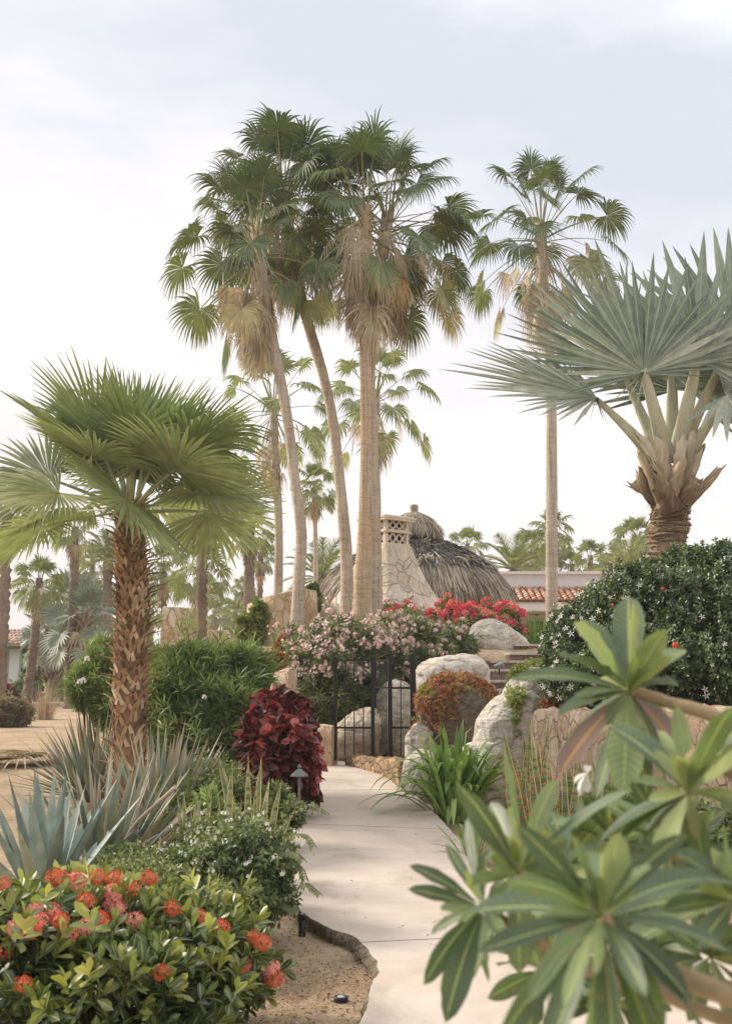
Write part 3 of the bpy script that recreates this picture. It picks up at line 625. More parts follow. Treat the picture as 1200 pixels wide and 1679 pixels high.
# ------------------------------------------------------------------ stone walls
def wall(name, label, pts, thick, top, mat, cat='stone wall', grp=None, zb=None, ruff=.02, res=.12):
    """a wall along plan points with an uneven, solid body; top = list of heights"""
    pts = np.asarray(pts, float); n = max(6, int(np.linalg.norm(np.diff(pts, axis=0), axis=1).sum() / res))
    Q = spline(np.c_[pts, np.asarray(top, float)], n) if len(pts) > 2 else np.c_[pts, top][0] * (1 - np.linspace(0, 1, n)[:, None]) + np.c_[pts, top][1] * np.linspace(0, 1, n)[:, None]
    T = nrm(np.gradient(Q[:, :2], axis=0)); Nn = np.c_[-T[:, 1], T[:, 0]]
    base = np.minimum(G(Q[:, 0] - Nn[:, 0] * thick * .5, Q[:, 1] - Nn[:, 1] * thick * .5), G(Q[:, 0] + Nn[:, 0] * thick * .5, Q[:, 1] + Nn[:, 1] * thick * .5)) - .1 if zb is None else np.full(n, zb)
    H = Q[:, 2] + rng.normal(size=n) * ruff * .6; ks = 9; rows = []
    for k in range(ks):
        f = k / (ks - 1); z = base * (1 - f) + H * f; off = thick * .5 + rng.normal(size=n) * ruff * .35 - (.0 if k < ks - 1 else .02)
        rows.append(np.c_[Q[:, :2] - Nn * off[:, None], z])
    for k in range(3):
        f = (k + 1) / 4; rows.append(np.c_[Q[:, :2] - Nn * (thick * .5 - .03) * (1 - 2 * f), H + .012 + rng.normal(size=n) * ruff * .3])
    for k in range(ks):
        f = 1 - k / (ks - 1); z = base * (1 - f) + H * f; off = thick * .5 + rng.normal(size=n) * ruff * .35 - (.0 if k else .02)
        rows.append(np.c_[Q[:, :2] + Nn * off[:, None], z])
    W_ = np.stack(rows, 1); K = W_.shape[1]; i, j = np.meshgrid(np.arange(n - 1), np.arange(K - 1), indexing='ij'); q = (i * K + j).ravel()
    mb = MB(); mb.add(W_.reshape(-1, 3), np.stack([q, q + K, q + K + 1, q + 1], -1))
    for e_, rv in ((0, 0), (n - 1, 1)):
        L_ = [W_[e_][k] for k in range(K)]; h_ = K // 2
        for k in range(h_):
            a, b = L_[k], L_[k + 1]; c, d = L_[K - 2 - k], L_[K - 1 - k]
            mb.add([a, b, c, d], [[0, 1, 2, 3]] if rv else [[3, 2, 1, 0]])
    o = mb.build(name, mat, loc=(*Q[n // 2][:2], base[n // 2]), smooth=True); tag(o, label, cat, grp); return o
wall('retaining_wall', 'low retaining wall of pale split stone holding up the white-flowered hedge', [WA, (WA + WB) / 2 + _wn * .02, WB, WB + _wd * 1.6], .34, [1.16, 1.2, 1.26, 1.28], MT['wallr'], ruff=.03, res=.07)
a = at(418, 1100, 24)[:2]; b = at(442, 1100, 23.2)[:2]; c = at(480, 1100, 23.4)[:2]; d = at(506, 1100, 24.6)[:2]
wall('stone_wall', 'tall curved buff stone wall behind the leaning palm trunk', [a, b, c, d], .4, [at(415, 992, 24)[2], at(440, 980, 23.2)[2], at(482, 968, 23.4)[2], at(506, 968, 24.6)[2]], MT['wallv'], zb=.1)
wall('stone_wall', 'low garden wall running right from the tall curved stone wall towards the chimney', [at(507, 1100, 25)[:2], at(545, 1100, 25)[:2], at(600, 1100, 25)[:2]], .3, [at(507, 1012, 25)[2]] * 3, MT['wallv'], zb=.5)
wall('stone_pillar', 'short square stone pillar left of the grey palm trunk', [at(268, 1100, 24)[:2], at(318, 1100, 24)[:2]], .6, [at(268, 996, 24)[2], at(318, 999, 24)[2]], MT['wallv'], cat='stone pillar', zb=0)
wall('stone_wall', 'long low wall far behind the green oleander, left of the curved wall', [at(300, 1100, 30)[:2], at(425, 1100, 30)[:2]], .3, [at(300, 1034, 30)[2]] * 2, MT['wallv'], zb=0)
wall('stone_wall', 'low tan stone block behind the copper-leaved shrub, left of the pink oleander', [at(428, 1100, 16.9)[:2], at(480, 1100, 16.7)[:2]], .3, [at(430, 1106, 16.9)[2], at(480, 1098, 16.7)[2]], MT['wallr'])
wall('stone_wall', 'knee-high tan stone wall ending at the left post of the iron fence', [at(470, 1100, 16.2)[:2], at(549, 1100, 16.0)[:2]], .3, [at(480, 1186, 16.2)[2], at(549, 1190, 16)[2]], MT['wallr'])
wall('stone_kerb', 'low kerb of brown stones curving along the path at the foot of the gate', [at(578, 1200, 16.1)[:2], at(615, 1200, 15.3)[:2], at(645, 1200, 14.6)[:2], at(668, 1200, 13.7)[:2]], .22,
     [at(578, 1239, 16.1)[2], at(615, 1242, 15.3)[2], at(645, 1246, 14.6)[2], at(668, 1251, 13.7)[2]], MT['curb'], cat='stone kerb')

# ------------------------------------------------------------------ iron fence and gate
zg = at(600, 1240, 16)[2]; ztop = at(600, 1079, 16)[2]
def bar(mb, x, y, z0, z1, w_): box(mb, (x, y, (z0 + z1) / 2), (w_, w_, z1 - z0))
def X(px, D=16.): return (px - 600) / FPX * D
def panel(label, x0, x1, posts, bars, thick, name='iron_fence', z1=None):
    z1 = z1 or ztop
    r_ = root(name, label, 'iron fence' if name == 'iron_fence' else 'gate', (x0[0], x0[1], zg), 'black iron fence and gate' )
    a, b = A(*x0), A(*x1); ang = math.atan2(b[1] - a[1], b[0] - a[0]); Ln = np.linalg.norm(b - a)
    for f, w_, zt in posts: 
        mb = MB(); p = a + (b - a) * f; box(mb, (p[0], p[1], (zg - .06 + zt) / 2), (w_, w_, zt - zg + .06), ang); box(mb, (p[0], p[1], zt + .006), (w_ + .008, w_ + .008, .012), ang); mb.build('post', MT['dark_iron'], r_, smooth=False)
    for f in bars:
        mb = MB(); p = a + (b - a) * f; box(mb, (p[0], p[1], (zg + z1) / 2 - .02), (.014, .014, z1 - zg - .04), ang); mb.build('bar', MT['dark_iron'], r_, smooth=False)
    for z in (at(600, 1193, 16)[2], at(600, 1128, 16)[2], z1 - .03):
        mb = MB(); m = (a + b) / 2; th = .028 if z < z1 - .1 else .02
        box(mb, (m[0], m[1] - .002, z), (Ln - .03, th, th), ang); mb.build('rail', MT['dark_iron'], r_, smooth=False)
    return r_
panel('left fixed panel of the black iron fence with three thin bars', (X(551), 16.), (X(611), 15.95), [(0, .042, ztop), (1, .05, ztop)], [.25, .5, .75], 1)
panel('right panel of the black iron fence ending in a thick post by the vine-draped boulder', (X(640), 16.), (X(676), 16.), [(1, .075, ztop + .05)], [.45], 1)
panel('open black iron gate leaf swung back between the two fence panels, bars seen close together', (X(639), 16.), (X(614, 17.2), 17.1), [(0, .05, ztop), (1, .03, ztop - .02)], list(np.linspace(.12, .88, 7)), 1, 'iron_gate')

# ------------------------------------------------------------------ chimney with cast-stone lattice cap
D = 24.; s = m_px(D); cc = at(634, 1000, D); zc = lambda y: at(634, y, D)[2]
CH = root('stone_chimney', 'flared stone chimney with a two-tier lattice cap beside the palm trunks', 'chimney', (cc[0], cc[1], zc(1010)))
prof = [(108, 1030), (100, 1005), (90, 990), (76, 972), (63, 950), (53, 930), (46, 912), (42, 900), (41, 897), (0, 897)]
q = spline([(112, 1075), (110, 1050)] + [(p[0], p[1]) for p in prof[:-2]], 30); prof_ = [(r * s * .84, zc(y)) for r, y in q] + [(0, zc(q[-1][1]))]
mb = MB(); revolve(mb, (cc[0], cc[1], 0), [(r, z) for r, z in prof_], 48, square=.55, rot=R_(45 + 4), jit=.006); mb.build('flue_base', MT['chim'], CH)
rot = R_(41)
def sq(mb, hw, z0, z1, tint=.5):
    box(mb, (cc[0], cc[1], (z0 + z1) / 2), (hw * 2, hw * 2, z1 - z0), rot, tint)
cap = MB(); hw = 27 * s
sq(cap, hw * 1.08, zc(900), zc(896.5)); sq(cap, hw * 1.02, zc(896.5), zc(893)); sq(cap, hw * 1.06, zc(876), zc(873)); sq(cap, hw * 1.0, zc(873), zc(871)); 
cap.build('ledge', MT['cast'], CH, smooth=False)
for tier, (y0, y1) in enumerate(((893, 876), (871, 857))):
    L_ = MB(); z0, z1 = zc(y0), zc(y1); hh = z1 - z0
    for side in range(4):
        an = rot + side * math.pi / 2; dn = A(math.cos(an), math.sin(an)); tn = A(-dn[1], dn[0]); fo = hw * .94
        for cxn in (-1, 1):
            cp = A(cc[0], cc[1]) + dn * (fo - .03) + tn * cxn * (fo - .03); 
            if cxn == 1: box(L_, (*cp, (z0 + z1) / 2), (.075, .075, hh), an)
        nx = 3; pw = (2 * fo - .1) / nx
        for k in range(nx):
            u0 = -fo + .05 + k * pw
            for sg in (1, -1):
                pa = A(cc[0], cc[1]) + dn * (fo - .03) + tn * u0; pb = A(cc[0], cc[1]) + dn * (fo - .03) + tn * (u0 + pw)
                P2 = [A(*pa, z0 if sg > 0 else z1), A(*pb, z1 if sg > 0 else z0)]; tube(L_, P2, .026, 4, hint=A(*dn, 0))
            if False: p3 = A(cc[0], cc[1]) + dn * (fo - .03) + tn * u0; box(L_, (*p3, (z0 + z1) / 2), (.03, .025, hh), an)
        m3 = A(cc[0], cc[1]) + dn * (fo - .03)
        for k in range(nx):
            p3 = m3 + tn * (-fo + .05 + (k + .5) * pw)
            for q_ in range(8):
                a0 = q_ * math.pi / 4; a1 = a0 + math.pi / 4; rr = pw * .17
                tube(L_, [A(*(p3 + tn * rr * math.cos(a0)), (z0 + z1) / 2 + rr * math.sin(a0)), A(*(p3 + tn * rr * math.cos(a1)), (z0 + z1) / 2 + rr * math.sin(a1))], .01, 4, cap=False)
    L_.build('lattice_block', MT['cast'], CH, smooth=False)
ik = MB(); sq(ik, hw * .7, zc(893), zc(857)); ik.build('dark_core', MT['dark_iron'], CH, smooth=False)  # dark box added so the lattice openings look shaded inside
rf = MB(); sq(rf, hw * 1.26, zc(857), zc(853.5)); sq(rf, hw * 1.3, zc(853.5), zc(850.5))
revolve(rf, (cc[0], cc[1], 0), [(hw * 1.3 , zc(850.5) + .002), (hw * .1, zc(844)), (0, zc(843.5))], 4, rot=rot + math.pi / 4) if False else None
h3 = hw * 1.27; cs = [A(math.cos(rot + math.pi / 4 + k * math.pi / 2), math.sin(rot + math.pi / 4 + k * math.pi / 2)) * h3 * 1.414 for k in range(4)]
rf.add([A(cc[0] + c_[0], cc[1] + c_[1], zc(850.5) + .003) for c_ in cs] + [A(cc[0], cc[1], zc(842))], [[0, 1, 4], [1, 2, 4], [2, 3, 4], [3, 0, 4]])
rf.build('cap_roof', MT['cast'], CH, smooth=False)

# ------------------------------------------------------------------ thatched palapa
D = 31.; s = m_px(D); pc = at(680, 1000, D); zc = lambda y: at(680, y, D)[2]
PA = root('thatched_palapa', 'round thatched palapa roof with a tufted cap behind the chimney', 'palapa', (pc[0], pc[1], G(pc[0], pc[1])))
dome = spline([(14, 882), (46, 891), (78, 902), (108, 919), (134, 941), (150, 966)], 20)
mb = MB(); n = 64
revolve(mb, (pc[0], pc[1], 0), [(r * s, zc(y)) for r, y in dome] + [(140 * s, zc(962)), (100 * s, zc(938)), (40 * s, zc(905)), (0, zc(898))], n, jit=.006, tint=.5)
DT = mb
def straw(mb, r0, y0, slope, N_, L0, L1, W=.02, spread=.08, drp=.5):
    a = rng.uniform(0, 2 * np.pi, N_); ra = A(0); rr = rng.uniform(r0[0], r0[1], N_); yy = np.interp(rr, dome[:, 0], dome[:, 1]) - .6 if r0[0] >= 92 else np.interp(rr, [r0[0], r0[1]], y0)
    B = np.stack([pc[0] + rr * s * np.cos(a), pc[1] + rr * s * np.sin(a), zc(0) * 0 + np.array([zc(y) for y in yy])], -1)
    d = np.stack([np.cos(a), np.sin(a), np.full(N_, slope)], -1) + rng.normal(size=(N_, 3)) * spread
    blades(mb, B, d, rng.uniform(L0, L1, N_), W, drp, .2, 'straw', 4, np.clip(.5 + .25 * rng.normal(size=N_) + .2 * np.sin(a * 9), 0, 1))
rd_, yd_ = dome[:, 0], dome[:, 1]
n_ = 9000; a = rng.uniform(0, 2 * np.pi, n_); rr = 20 + 112 * rng.random(n_) ** .6; yy = np.interp(rr, rd_, yd_); dy = np.interp(rr + 4, rd_, yd_) - yy
B = np.stack([pc[0] + rr * s * np.cos(a), pc[1] + rr * s * np.sin(a), np.array([zc(y) for y in yy]) + .02], -1); d = np.stack([np.cos(a) * 4, np.sin(a) * 4, -dy + .3], -1) + rng.normal(size=(n_, 3)) * .5
blades(DT, B, d, rng.uniform(.12, .3, n_), .03, .05, .3, 'straw', 3, np.clip(.45 + .3 * rng.normal(size=n_) + .2 * np.sin(rr * .35), 0, 1)); DT.build('dark_thatch', MT['thatch_d'], PA)
mb = MB(); straw(mb, (112, 148), (917, 964), -.9, 9500, .3, .62, .024, .14); straw(mb, (138, 150), (950, 964), -1.6, 6000, .4, .8, .024, .2, .8); straw(mb, (104, 126), (916, 934), -.5, 1500, .2, .5, .026, .5, .6); mb.build('straw_fringe', MT['thatch'], PA)
mb = MB(); revolve(mb, (pc[0], pc[1], 0), [(3 * s, zc(838)), (20 * s, zc(845)), (33 * s, zc(857)), (40 * s, zc(874)), (20 * s, zc(876)), (0, zc(872))], 32, tint=.3, jit=.02)
straw(mb, (4, 22), (839, 848), -.5, 1500, .25, .5, .026, .2, .7); straw(mb, (18, 38), (845, 864), -.7, 2600, .2, .42, .026, .25, 1.1); straw(mb, (34, 42), (860, 872), -1.4, 1600, .15, .36, .024, .3, 1.); straw(mb, (30, 58), (884, 894), -.25, 500, .15, .35, .024, .5, .3)
mb.build('cap_tuft', MT['thatch'], PA)
mb = MB(); revolve(mb, (pc[0], pc[1], 0), [(7 * s, zc(842)), (6 * s, zc(837)), (7.5 * s, zc(832)), (6 * s, zc(828)), (0, zc(826.5))], 14, tint=.3, jit=.05); mb.build('finial', MT['thatch'], PA)
for k in range(6):
    an = k * math.pi / 3 + .4; mb = MB(); p0 = A(pc[0] + 120 * s * math.cos(an), pc[1] + 120 * s * math.sin(an), 1.6); tube(mb, [p0, p0 + A(0, 0, zc(950) - 1.6)], .09, 10, jit=.03); mb.build('post', MT['wood'], PA)
mb = MB()
for k in range(18):
    an = k * math.pi / 9; tube(mb, [A(pc[0] + 142 * s * math.cos(an), pc[1] + 142 * s * math.sin(an), zc(964)), A(pc[0], pc[1], zc(903))], .04, 6, tint=rng.random())
mb.build('rafters', MT['wood'], PA)
mb = MB(); an = np.linspace(R_(20), R_(160), 20)
for k in range(19):
    p0 = A(pc[0] + 128 * s * math.cos(an[k]), pc[1] + 128 * s * math.sin(an[k])); box(mb, (*p0, (1.7 + zc(985)) / 2), (.48, .08, zc(985) - 1.7), an[k] + math.pi / 2, rng.random())
mb.build('added_back_screen', MT['wood'], PA, smooth=False)  # wood screen added to shut out the sky and stay dark below the eave

# ------------------------------------------------------------------ white house with tiled roof (right)
D = 38.; s = m_px(D); x0, x1 = at(800, 1000, D)[0], at(1240, 1000, D)[0]; zc = lambda y, d=D: at(900, y, d)[2]
zb = 1.7
HO = root('white_house', 'long low white house with a clay tiled eave beyond the hedge', 'house', ((x0 + x1) / 2, D, zb))
zr, ze = zc(963, D), zc(986, D - 1.5)
mb = MB(); box(mb, ((x0 + x1) / 2, D + 3, (zr - .2 + zc(941)) / 2), (x1 - x0, 6, zc(941) - zr + .2)); mb.build('parapet', MT['white'], HO, smooth=False)
mb = MB(); box(mb, ((x0 + x1) / 2, D + 2.95, zc(939.5)), (x1 - x0 + .16, 6.16, .09)); mb.build('coping', MT['white'], HO, smooth=False)
mb = MB(); box(mb, ((x0 + x1) / 2, D - 1.42, ze - .17), (x1 - x0, .14, .26)); mb.build('fascia', MT['white'], HO, smooth=False)
mb = MB(); wl = D + .25
for (xa, xb, za, zb2) in ((x0, at(866, 1110, D)[0], zb, ze - .3), (at(866, 1110, D)[0], x1, zc(1018, D), ze - .3), (at(1010, 1110, D)[0], x1, zb, zc(1018, D))):
    box(mb, ((xa + xb) / 2, wl, (za + zb2) / 2), (xb - xa, .3, zb2 - za))
mb.build('wall', MT['cream'], HO, smooth=False)
mb = MB(); box(mb, ((x0 + x1) / 2, D - .6, ze - .31), (x1 - x0, 1.6, .05)); mb.build('soffit', MT['cream'], HO, smooth=False)
mb = MB(); xa, xb = at(866, 1110, D)[0], at(1010, 1110, D)[0]; box(mb, ((xa + xb) / 2, D + .45, (zb + zc(1018, D)) / 2), (xb - xa, .05, zc(1018, D) - zb)); wn = mb.build('window', MT['glass'], HO, smooth=False)
mb = MB()
for k in range(5): box(mb, (xa + (xb - xa) * k / 4, D + .4, (zb + zc(1018, D)) / 2), (.07, .06, zc(1018, D) - zb - .01))
mb.build('frame', MT['dark_iron'], wn, smooth=False)
mb = MB(); a_ = np.linspace(0, math.pi, 7); pitch_ = .205; ncol = int((x1 - x0) / pitch_); nrow = 6; sl = np.array([D - 1.55, ze + .02]); sh = np.array([D - .02, zr - .02])
box(mb, ((x0 + x1) / 2, (sl[0] + sh[0]) / 2, (sl[1] + sh[1]) / 2 - .05), (x1 - x0, 1.3, .04), tint=.1) if False else None
mb.add([A(x0, sl[0], sl[1] - .05), A(x1, sl[0], sl[1] - .05), A(x1, sh[0], sh[1] - .05), A(x0, sh[0], sh[1] - .05)], [[0, 1, 2, 3]], .1)
for c_ in range(ncol):
    for r_ in range(nrow):
        f0, f1 = r_ / nrow - .02, (r_ + 1) / nrow + .03; xc = x0 + (c_ + .5) * pitch_ + rng.normal() * .006
        P0 = sl + (sh - sl) * f0; P1 = sl + (sh - sl) * f1; r0, r1 = .086, .07; lift = .028
        v = [A(xc + r0 * math.cos(t), P0[0], P0[1] + lift + r0 * math.sin(t) * .8) for t in a_] + [A(xc + r1 * math.cos(t), P1[0], P1[1] + r1 * math.sin(t) * .8) for t in a_]
        mb.add(v, [[k, k + 1, k + 8, k + 7] for k in range(6)], rng.random())
        mb.add(v[:7], [[6, 5, 4, 3, 2, 1, 0]], .2)
mb.build('tiled_roof', MT['tile'], HO)
l_ = MB(); lp = at(876, 1003, D - .02); box(l_, lp + A(0, .05, .04), (.1, .16, .08)); revolve(l_, lp, [(0, .02), (.1, .0), (.13, -.1), (.1, -.12), (0, -.12)], 14); l_.build('wall_lamp', MT['plastic'], HO)

# far left outbuilding
D = 56.; s = m_px(D); zc = lambda y: at(10, y, D)[2]; gx = at(0, 1110, D)[0]; gz = G(gx, D)
HB = root('garden_outbuilding', 'small plastered outbuilding with a red tiled roof at the far left edge', 'building', (gx, D, gz))
mb = MB(); box(mb, (gx - 1.6, D + 2, (gz - .1 + zc(1062)) / 2), (4.2, 4, zc(1062) - gz + .1)); mb.build('wall', MT['cream'], HB, smooth=False)
mb = MB(); p = at(22, 1110, D - .6); mb.add([p + A(-.22, 0, 0) + A(0, 0, gz - .1 - p[2]), p + A(.18, 0, gz - .1 - p[2]), p + A(.3, 0, zc(1061) - p[2]), p + A(-.22, 0, zc(1061) - p[2])] + [p + A(-.22, .4, gz - .1 - p[2]), p + A(.18, .4, gz - .1 - p[2]), p + A(.3, .4, zc(1061) - p[2]), p + A(-.22, .4, zc(1061) - p[2])], [[0, 1, 2, 3], [5, 4, 7, 6], [1, 5, 6, 2], [4, 0, 3, 7]]); mb.build('column', MT['white'], HB, smooth=False)
mb = MB(); xa, xb = gx - 4, at(53, 1110, D)[0]
for c_ in range(int((xb - xa) / .2)):
    for r_ in range(6):
        xc = xa + c_ * .2; y0, y1 = D - 1.2 + r_ * .55, D - 1.2 + (r_ + 1.1) * .55; z0, z1 = zc(1059) + r_ * .14 + .05, zc(1059) + (r_ + 1.1) * .14
        v = [A(xc + .09 * math.cos(t), y0, z0 + .07 * math.sin(t)) for t in a_] + [A(xc + .075 * math.cos(t), y1, z1 + .06 * math.sin(t)) for t in a_]
        mb.add(v, [[k, k + 1, k + 8, k + 7] for k in range(6)], rng.random())
mb.build('tiled_roof', MT['tile'], HB)
mb = MB(); box(mb, ((xa + xb) / 2, D + .5, zc(1060.5) - .06), (xb - xa + .1, 3.4, .12)); mb.build('eave_board', MT['wood'], HB, smooth=False)

# ------------------------------------------------------------------ garden lights
p = on(490, 1372); p[2] = G(p[0], p[1]); D = p[1]; zt = at(490, 1256, D)[2]; ze = at(490, 1272, D)[2]
PL = root('path_lamp', 'pewter mushroom-hat path lamp in front of the copper-leaved shrub', 'garden lamp', p)
mb = MB(); tube(mb, [A(*p), A(p[0], p[1], ze)], .0135, 12); mb.build('pole', MT['pewter'], PL)
rr = 14.5 * m_px(D); mb = MB(); revolve(mb, (p[0], p[1], 0), [(0, ze - .004), (rr * .98, ze - .006), (rr, ze), (rr * .97, ze + .008), (rr * .3, ze + .058), (rr * .24, ze + .064), (0, ze + .066)], 32); mb.build('shade', MT['pewter'], PL)
mb = MB(); revolve(mb, (p[0], p[1], ze + .06), [(.012, 0), (.014, .012), (.022, .018), (.02, .03), (.008, .04), (.004, .05), (0, .052)], 16); mb.build('finial', MT['pewter'], PL)
mb = MB(); revolve(mb, (p[0], p[1], p[2]), [(.03, -.05), (.03, .06), (.022, .075), (0, .078)], 16); mb.build('ground_spike', MT['plastic'], PL)
p = on(495, 1536); D = p[1]; h = at(495, 1499, D)[2] - p[2]
BL = root('bollard_light', 'short black cylindrical bollard light at the eroded path edge', 'garden lamp', p)
mb = MB(); revolve(mb, p, [(.021, -.05), (.021, h * .72), (.019, h * .73), (.019, h * .76), (.024, h * .77), (.024, h), (.02, h + .004), (.02, h - .004), (0, h - .004)], 20); mb.build('body', MT['plastic'], BL)
mb = MB(); revolve(mb, p, [(.0195, h - .003), (.012, h + .003), (0, h + .005)], 16); mb.build('lens', MT['lens'], BL)
p = on(559, 1646)
GL = root('ground_light', 'small round black ground light set in the soil at the bottom of the path curve', 'garden lamp', p)
mb = MB(); revolve(mb, p, [(.036, -.03), (.036, .03), (.033, .036), (.024, .036), (.022, .03), (0, .03)], 24); mb.build('body', MT['plastic'], GL)
mb = MB(); revolve(mb, p, [(.0225, .031), (.014, .038), (0, .041)], 16); mb.build('lens', MT['lens'], GL)
p = at(818, 1094, 17.4)
SL = root('spot_light', 'small grey spotlight on the boulder beside the steps', 'garden lamp', p)
mb = MB(); tube(mb, [p + A(-.07, 0, .0), p + A(.03, -.02, .03), p + A(.06, -.03, .04)], [.035, .05, .055], 14); mb.build('body', MT['pewter'], SL)
mb = MB(); tube(mb, [p + A(0, 0, -.12), p + A(0, 0, 0)], .012, 8); mb.build('stake', MT['plastic'], SL)
# ------------------------------------------------------------------ palms
def fan(mb, hub, f, n, R, nseg=34, span=5.0, fuse=.5, droop=.5, cup=.12, tint=.5, costa=.1, wid=1., jit=.05, K=4, pleat=.55, skew=None, ragged=0., mi=0, shape=.3, tpow=.7, tj=.07):
    f = nrm(f); n = nrm(n - f * np.dot(n, f)); s = np.cross(f, n); dth = span / (nseg - 1)
    th = np.linspace(-span / 2, span / 2, nseg) + rng.normal(size=nseg) * dth * .12
    L = R * (1 - shape * (np.abs(th) / (span / 2)) ** 2) * (1 + jit * rng.normal(size=nseg))
    dirs = nrm(np.cos(th)[:, None] * f + np.sin(th)[:, None] * s + (cup * np.abs(np.sin(th / 2)))[:, None] * n)
    side = nrm(np.cross(n, dirs)); dr = droop * rng.uniform(.55, 1.35, nseg)
    ts = np.concatenate([[.02, fuse * .55, fuse], fuse + (1 - fuse) * np.linspace(0, 1, K + 1)[1:]]); m = len(ts)
    V = np.zeros((nseg, m, 3, 3)); p = np.tile(np.asarray(hub, float), (nseg, 1)); prev = 0
    hf = fuse * L * np.tan(dth / 2) * 1.03 * wid
    for k, t in enumerate(ts):
        tm = (t + prev) / 2; w_ = np.clip(dr * max(0, tm - fuse * .7) / (1 - fuse * .7) * 1.7, 0, 4)[:, None]
        d = nrm(dirs - n * costa * tm + DOWN * w_ ** 1.3)
        p = p + d * (L * (t - prev))[:, None]; prev = t
        if t <= fuse: h = t * L * np.tan(dth / 2) * 1.03
        else:
            u = (t - fuse) / (1 - fuse); h = hf * (1 - u) ** tpow * (1 + .2 * u) + .0012
        sd = side if t <= fuse else nrm(side + ragged * .3 * rng.normal(size=(nseg, 1)) * n)
        nn = nrm(np.cross(d, sd))
        V[:, k, 0] = p - sd * h[:, None]; V[:, k, 2] = p + sd * h[:, None]; V[:, k, 1] = p + nn * (h * pleat)[:, None] * -1
    base = (np.arange(nseg) * m * 3)[:, None, None]; q = base + (np.arange(m - 1) * 3)[None, :, None] + np.arange(2)[None, None]
    F = np.stack([q, q + 1, q + 4, q + 3], -1).reshape(-1, 4)
    T = np.clip(tint + rng.normal(size=nseg) * tj, 0, 1); T = np.broadcast_to(T[:, None, None], (nseg, m, 3)).reshape(-1)
    uv = np.zeros((nseg, m, 3, 2)); uv[..., 0] = A(0, .5, 1); uv[..., 1] = ts[None, :, None]
    mb.add(V.reshape(-1, 3), F, T, uv.reshape(-1, 2), mi)
def bez(a, b, c, n): 
    t = np.linspace(0, 1, n)[:, None]; return (1 - t) ** 2 * a + 2 * t * (1 - t) * b + t * t * c
def crown(green, dead, top, R=.62, Lp=1.4, n=34, nseg=32, e0=86, e1=-38, fuse=.5, droop=1.05, skirt=26, skirt_len=1.3, seed=0, pr=.016, K=4, twist=25, az0=0, low=.55, spread=.14, span=4.9, tpow_=1.):
    """fan palm crown: upright young leaves, arching older ones, withered ones hanging down the trunk"""
    top = np.asarray(top, float)
    for i in range(n):
        a = (i + .5) / n; az = az0 + i * 2.39996 + rng.normal() * .18; el = R_(e0 + (e1 - e0) * a ** 1.05 + rng.normal() * 6)
        h = A(math.cos(az), math.sin(az), 0); d = h * math.cos(el) + A(0, 0, math.sin(el))
        Lq = Lp * (.72 + .28 * min(1, a * 3)) * rng.uniform(.85, 1.12); B = top + h * .07 - A(0, 0, low * a)
        c_ = B + d * Lq * .55; H = B + d * Lq + DOWN * Lq * (.05 + .28 * a) * math.cos(el)
        tan = nrm(H - c_); f = nrm(tan + DOWN * (.1 + .55 * a)); nh = A(0, 0, 1) - h * .35
        tw = R_(rng.normal() * twist); nh = nrm(nh - f * np.dot(nh, f)); nh = nh * math.cos(tw) + np.cross(f, nh) * math.sin(tw)
        tube(green, bez(B, c_, H, 6), np.linspace(pr * 1.5, pr * .6, 6), 4, tint=.72, flat=.5, hint=nh, cap=False)
        t_ = .12 + .35 * a + rng.normal() * .08 + (.35 if a > .85 and rng.random() < .5 else 0)
        fan(green, H, f, nh, R * rng.uniform(.85, 1.15) * (.8 + .2 * min(1, 3 * a)), nseg, span * rng.uniform(.82, 1.05), fuse, droop * (.75 + .75 * a) * rng.uniform(.7, 1.3), rng.uniform(.05, .5), np.clip(t_, 0, 1), .15, K=K, tpow=tpow_)
    for i in range(skirt):
        a = (i + .5) / skirt; az = i * 2.39996 + rng.normal() * .3; el = R_(-35 - 48 * min(1, a * 2.2) + rng.normal() * 7)
        h = A(math.cos(az), math.sin(az), 0); d = h * math.cos(el) + A(0, 0, math.sin(el)); Lq = Lp * rng.uniform(.45, .85) * (1.05 - .6 * a)
        B = top + h * .1 - A(0, 0, low * .2 + skirt_len * a * .85); H = B + d * Lq; f = nrm(d + DOWN * .9 + rng.normal(size=3) * .1); nh = h + A(0, 0, .3)
        tube(dead, bez(B, B + d * Lq * .5 + A(0, 0, .04), H, 4), np.linspace(pr * 1.3, pr * .7, 4), 4, tint=.3, flat=.5, cap=False)
        fan(dead, H, f, nh, R * rng.uniform(.85, 1.15), nseg - 6, rng.uniform(1.5, 3.4), .38, 1.3, rng.uniform(-.2, .9), np.clip(.35 + .22 * rng.normal() + (.5 if rng.random() < .06 else 0), 0, 1), .3, K=K, wid=.8, ragged=1., jit=.12)
def trunk(mb, P, r, k=14, n=60, tint=.5, ringj=.012, saw=0.):
    Q = spline(P, n); rr = np.interp(np.linspace(0, 1, n), np.linspace(0, 1, len(r)), r); rr = rr * (1 + ringj * rng.normal(size=n))
    if saw: rr = rr * (1 + saw * ((np.arange(n) * .37) % 1 - .4))
    tube(mb, Q, rr, k, tint, jit=ringj * .7 + saw * .25)
    return Q
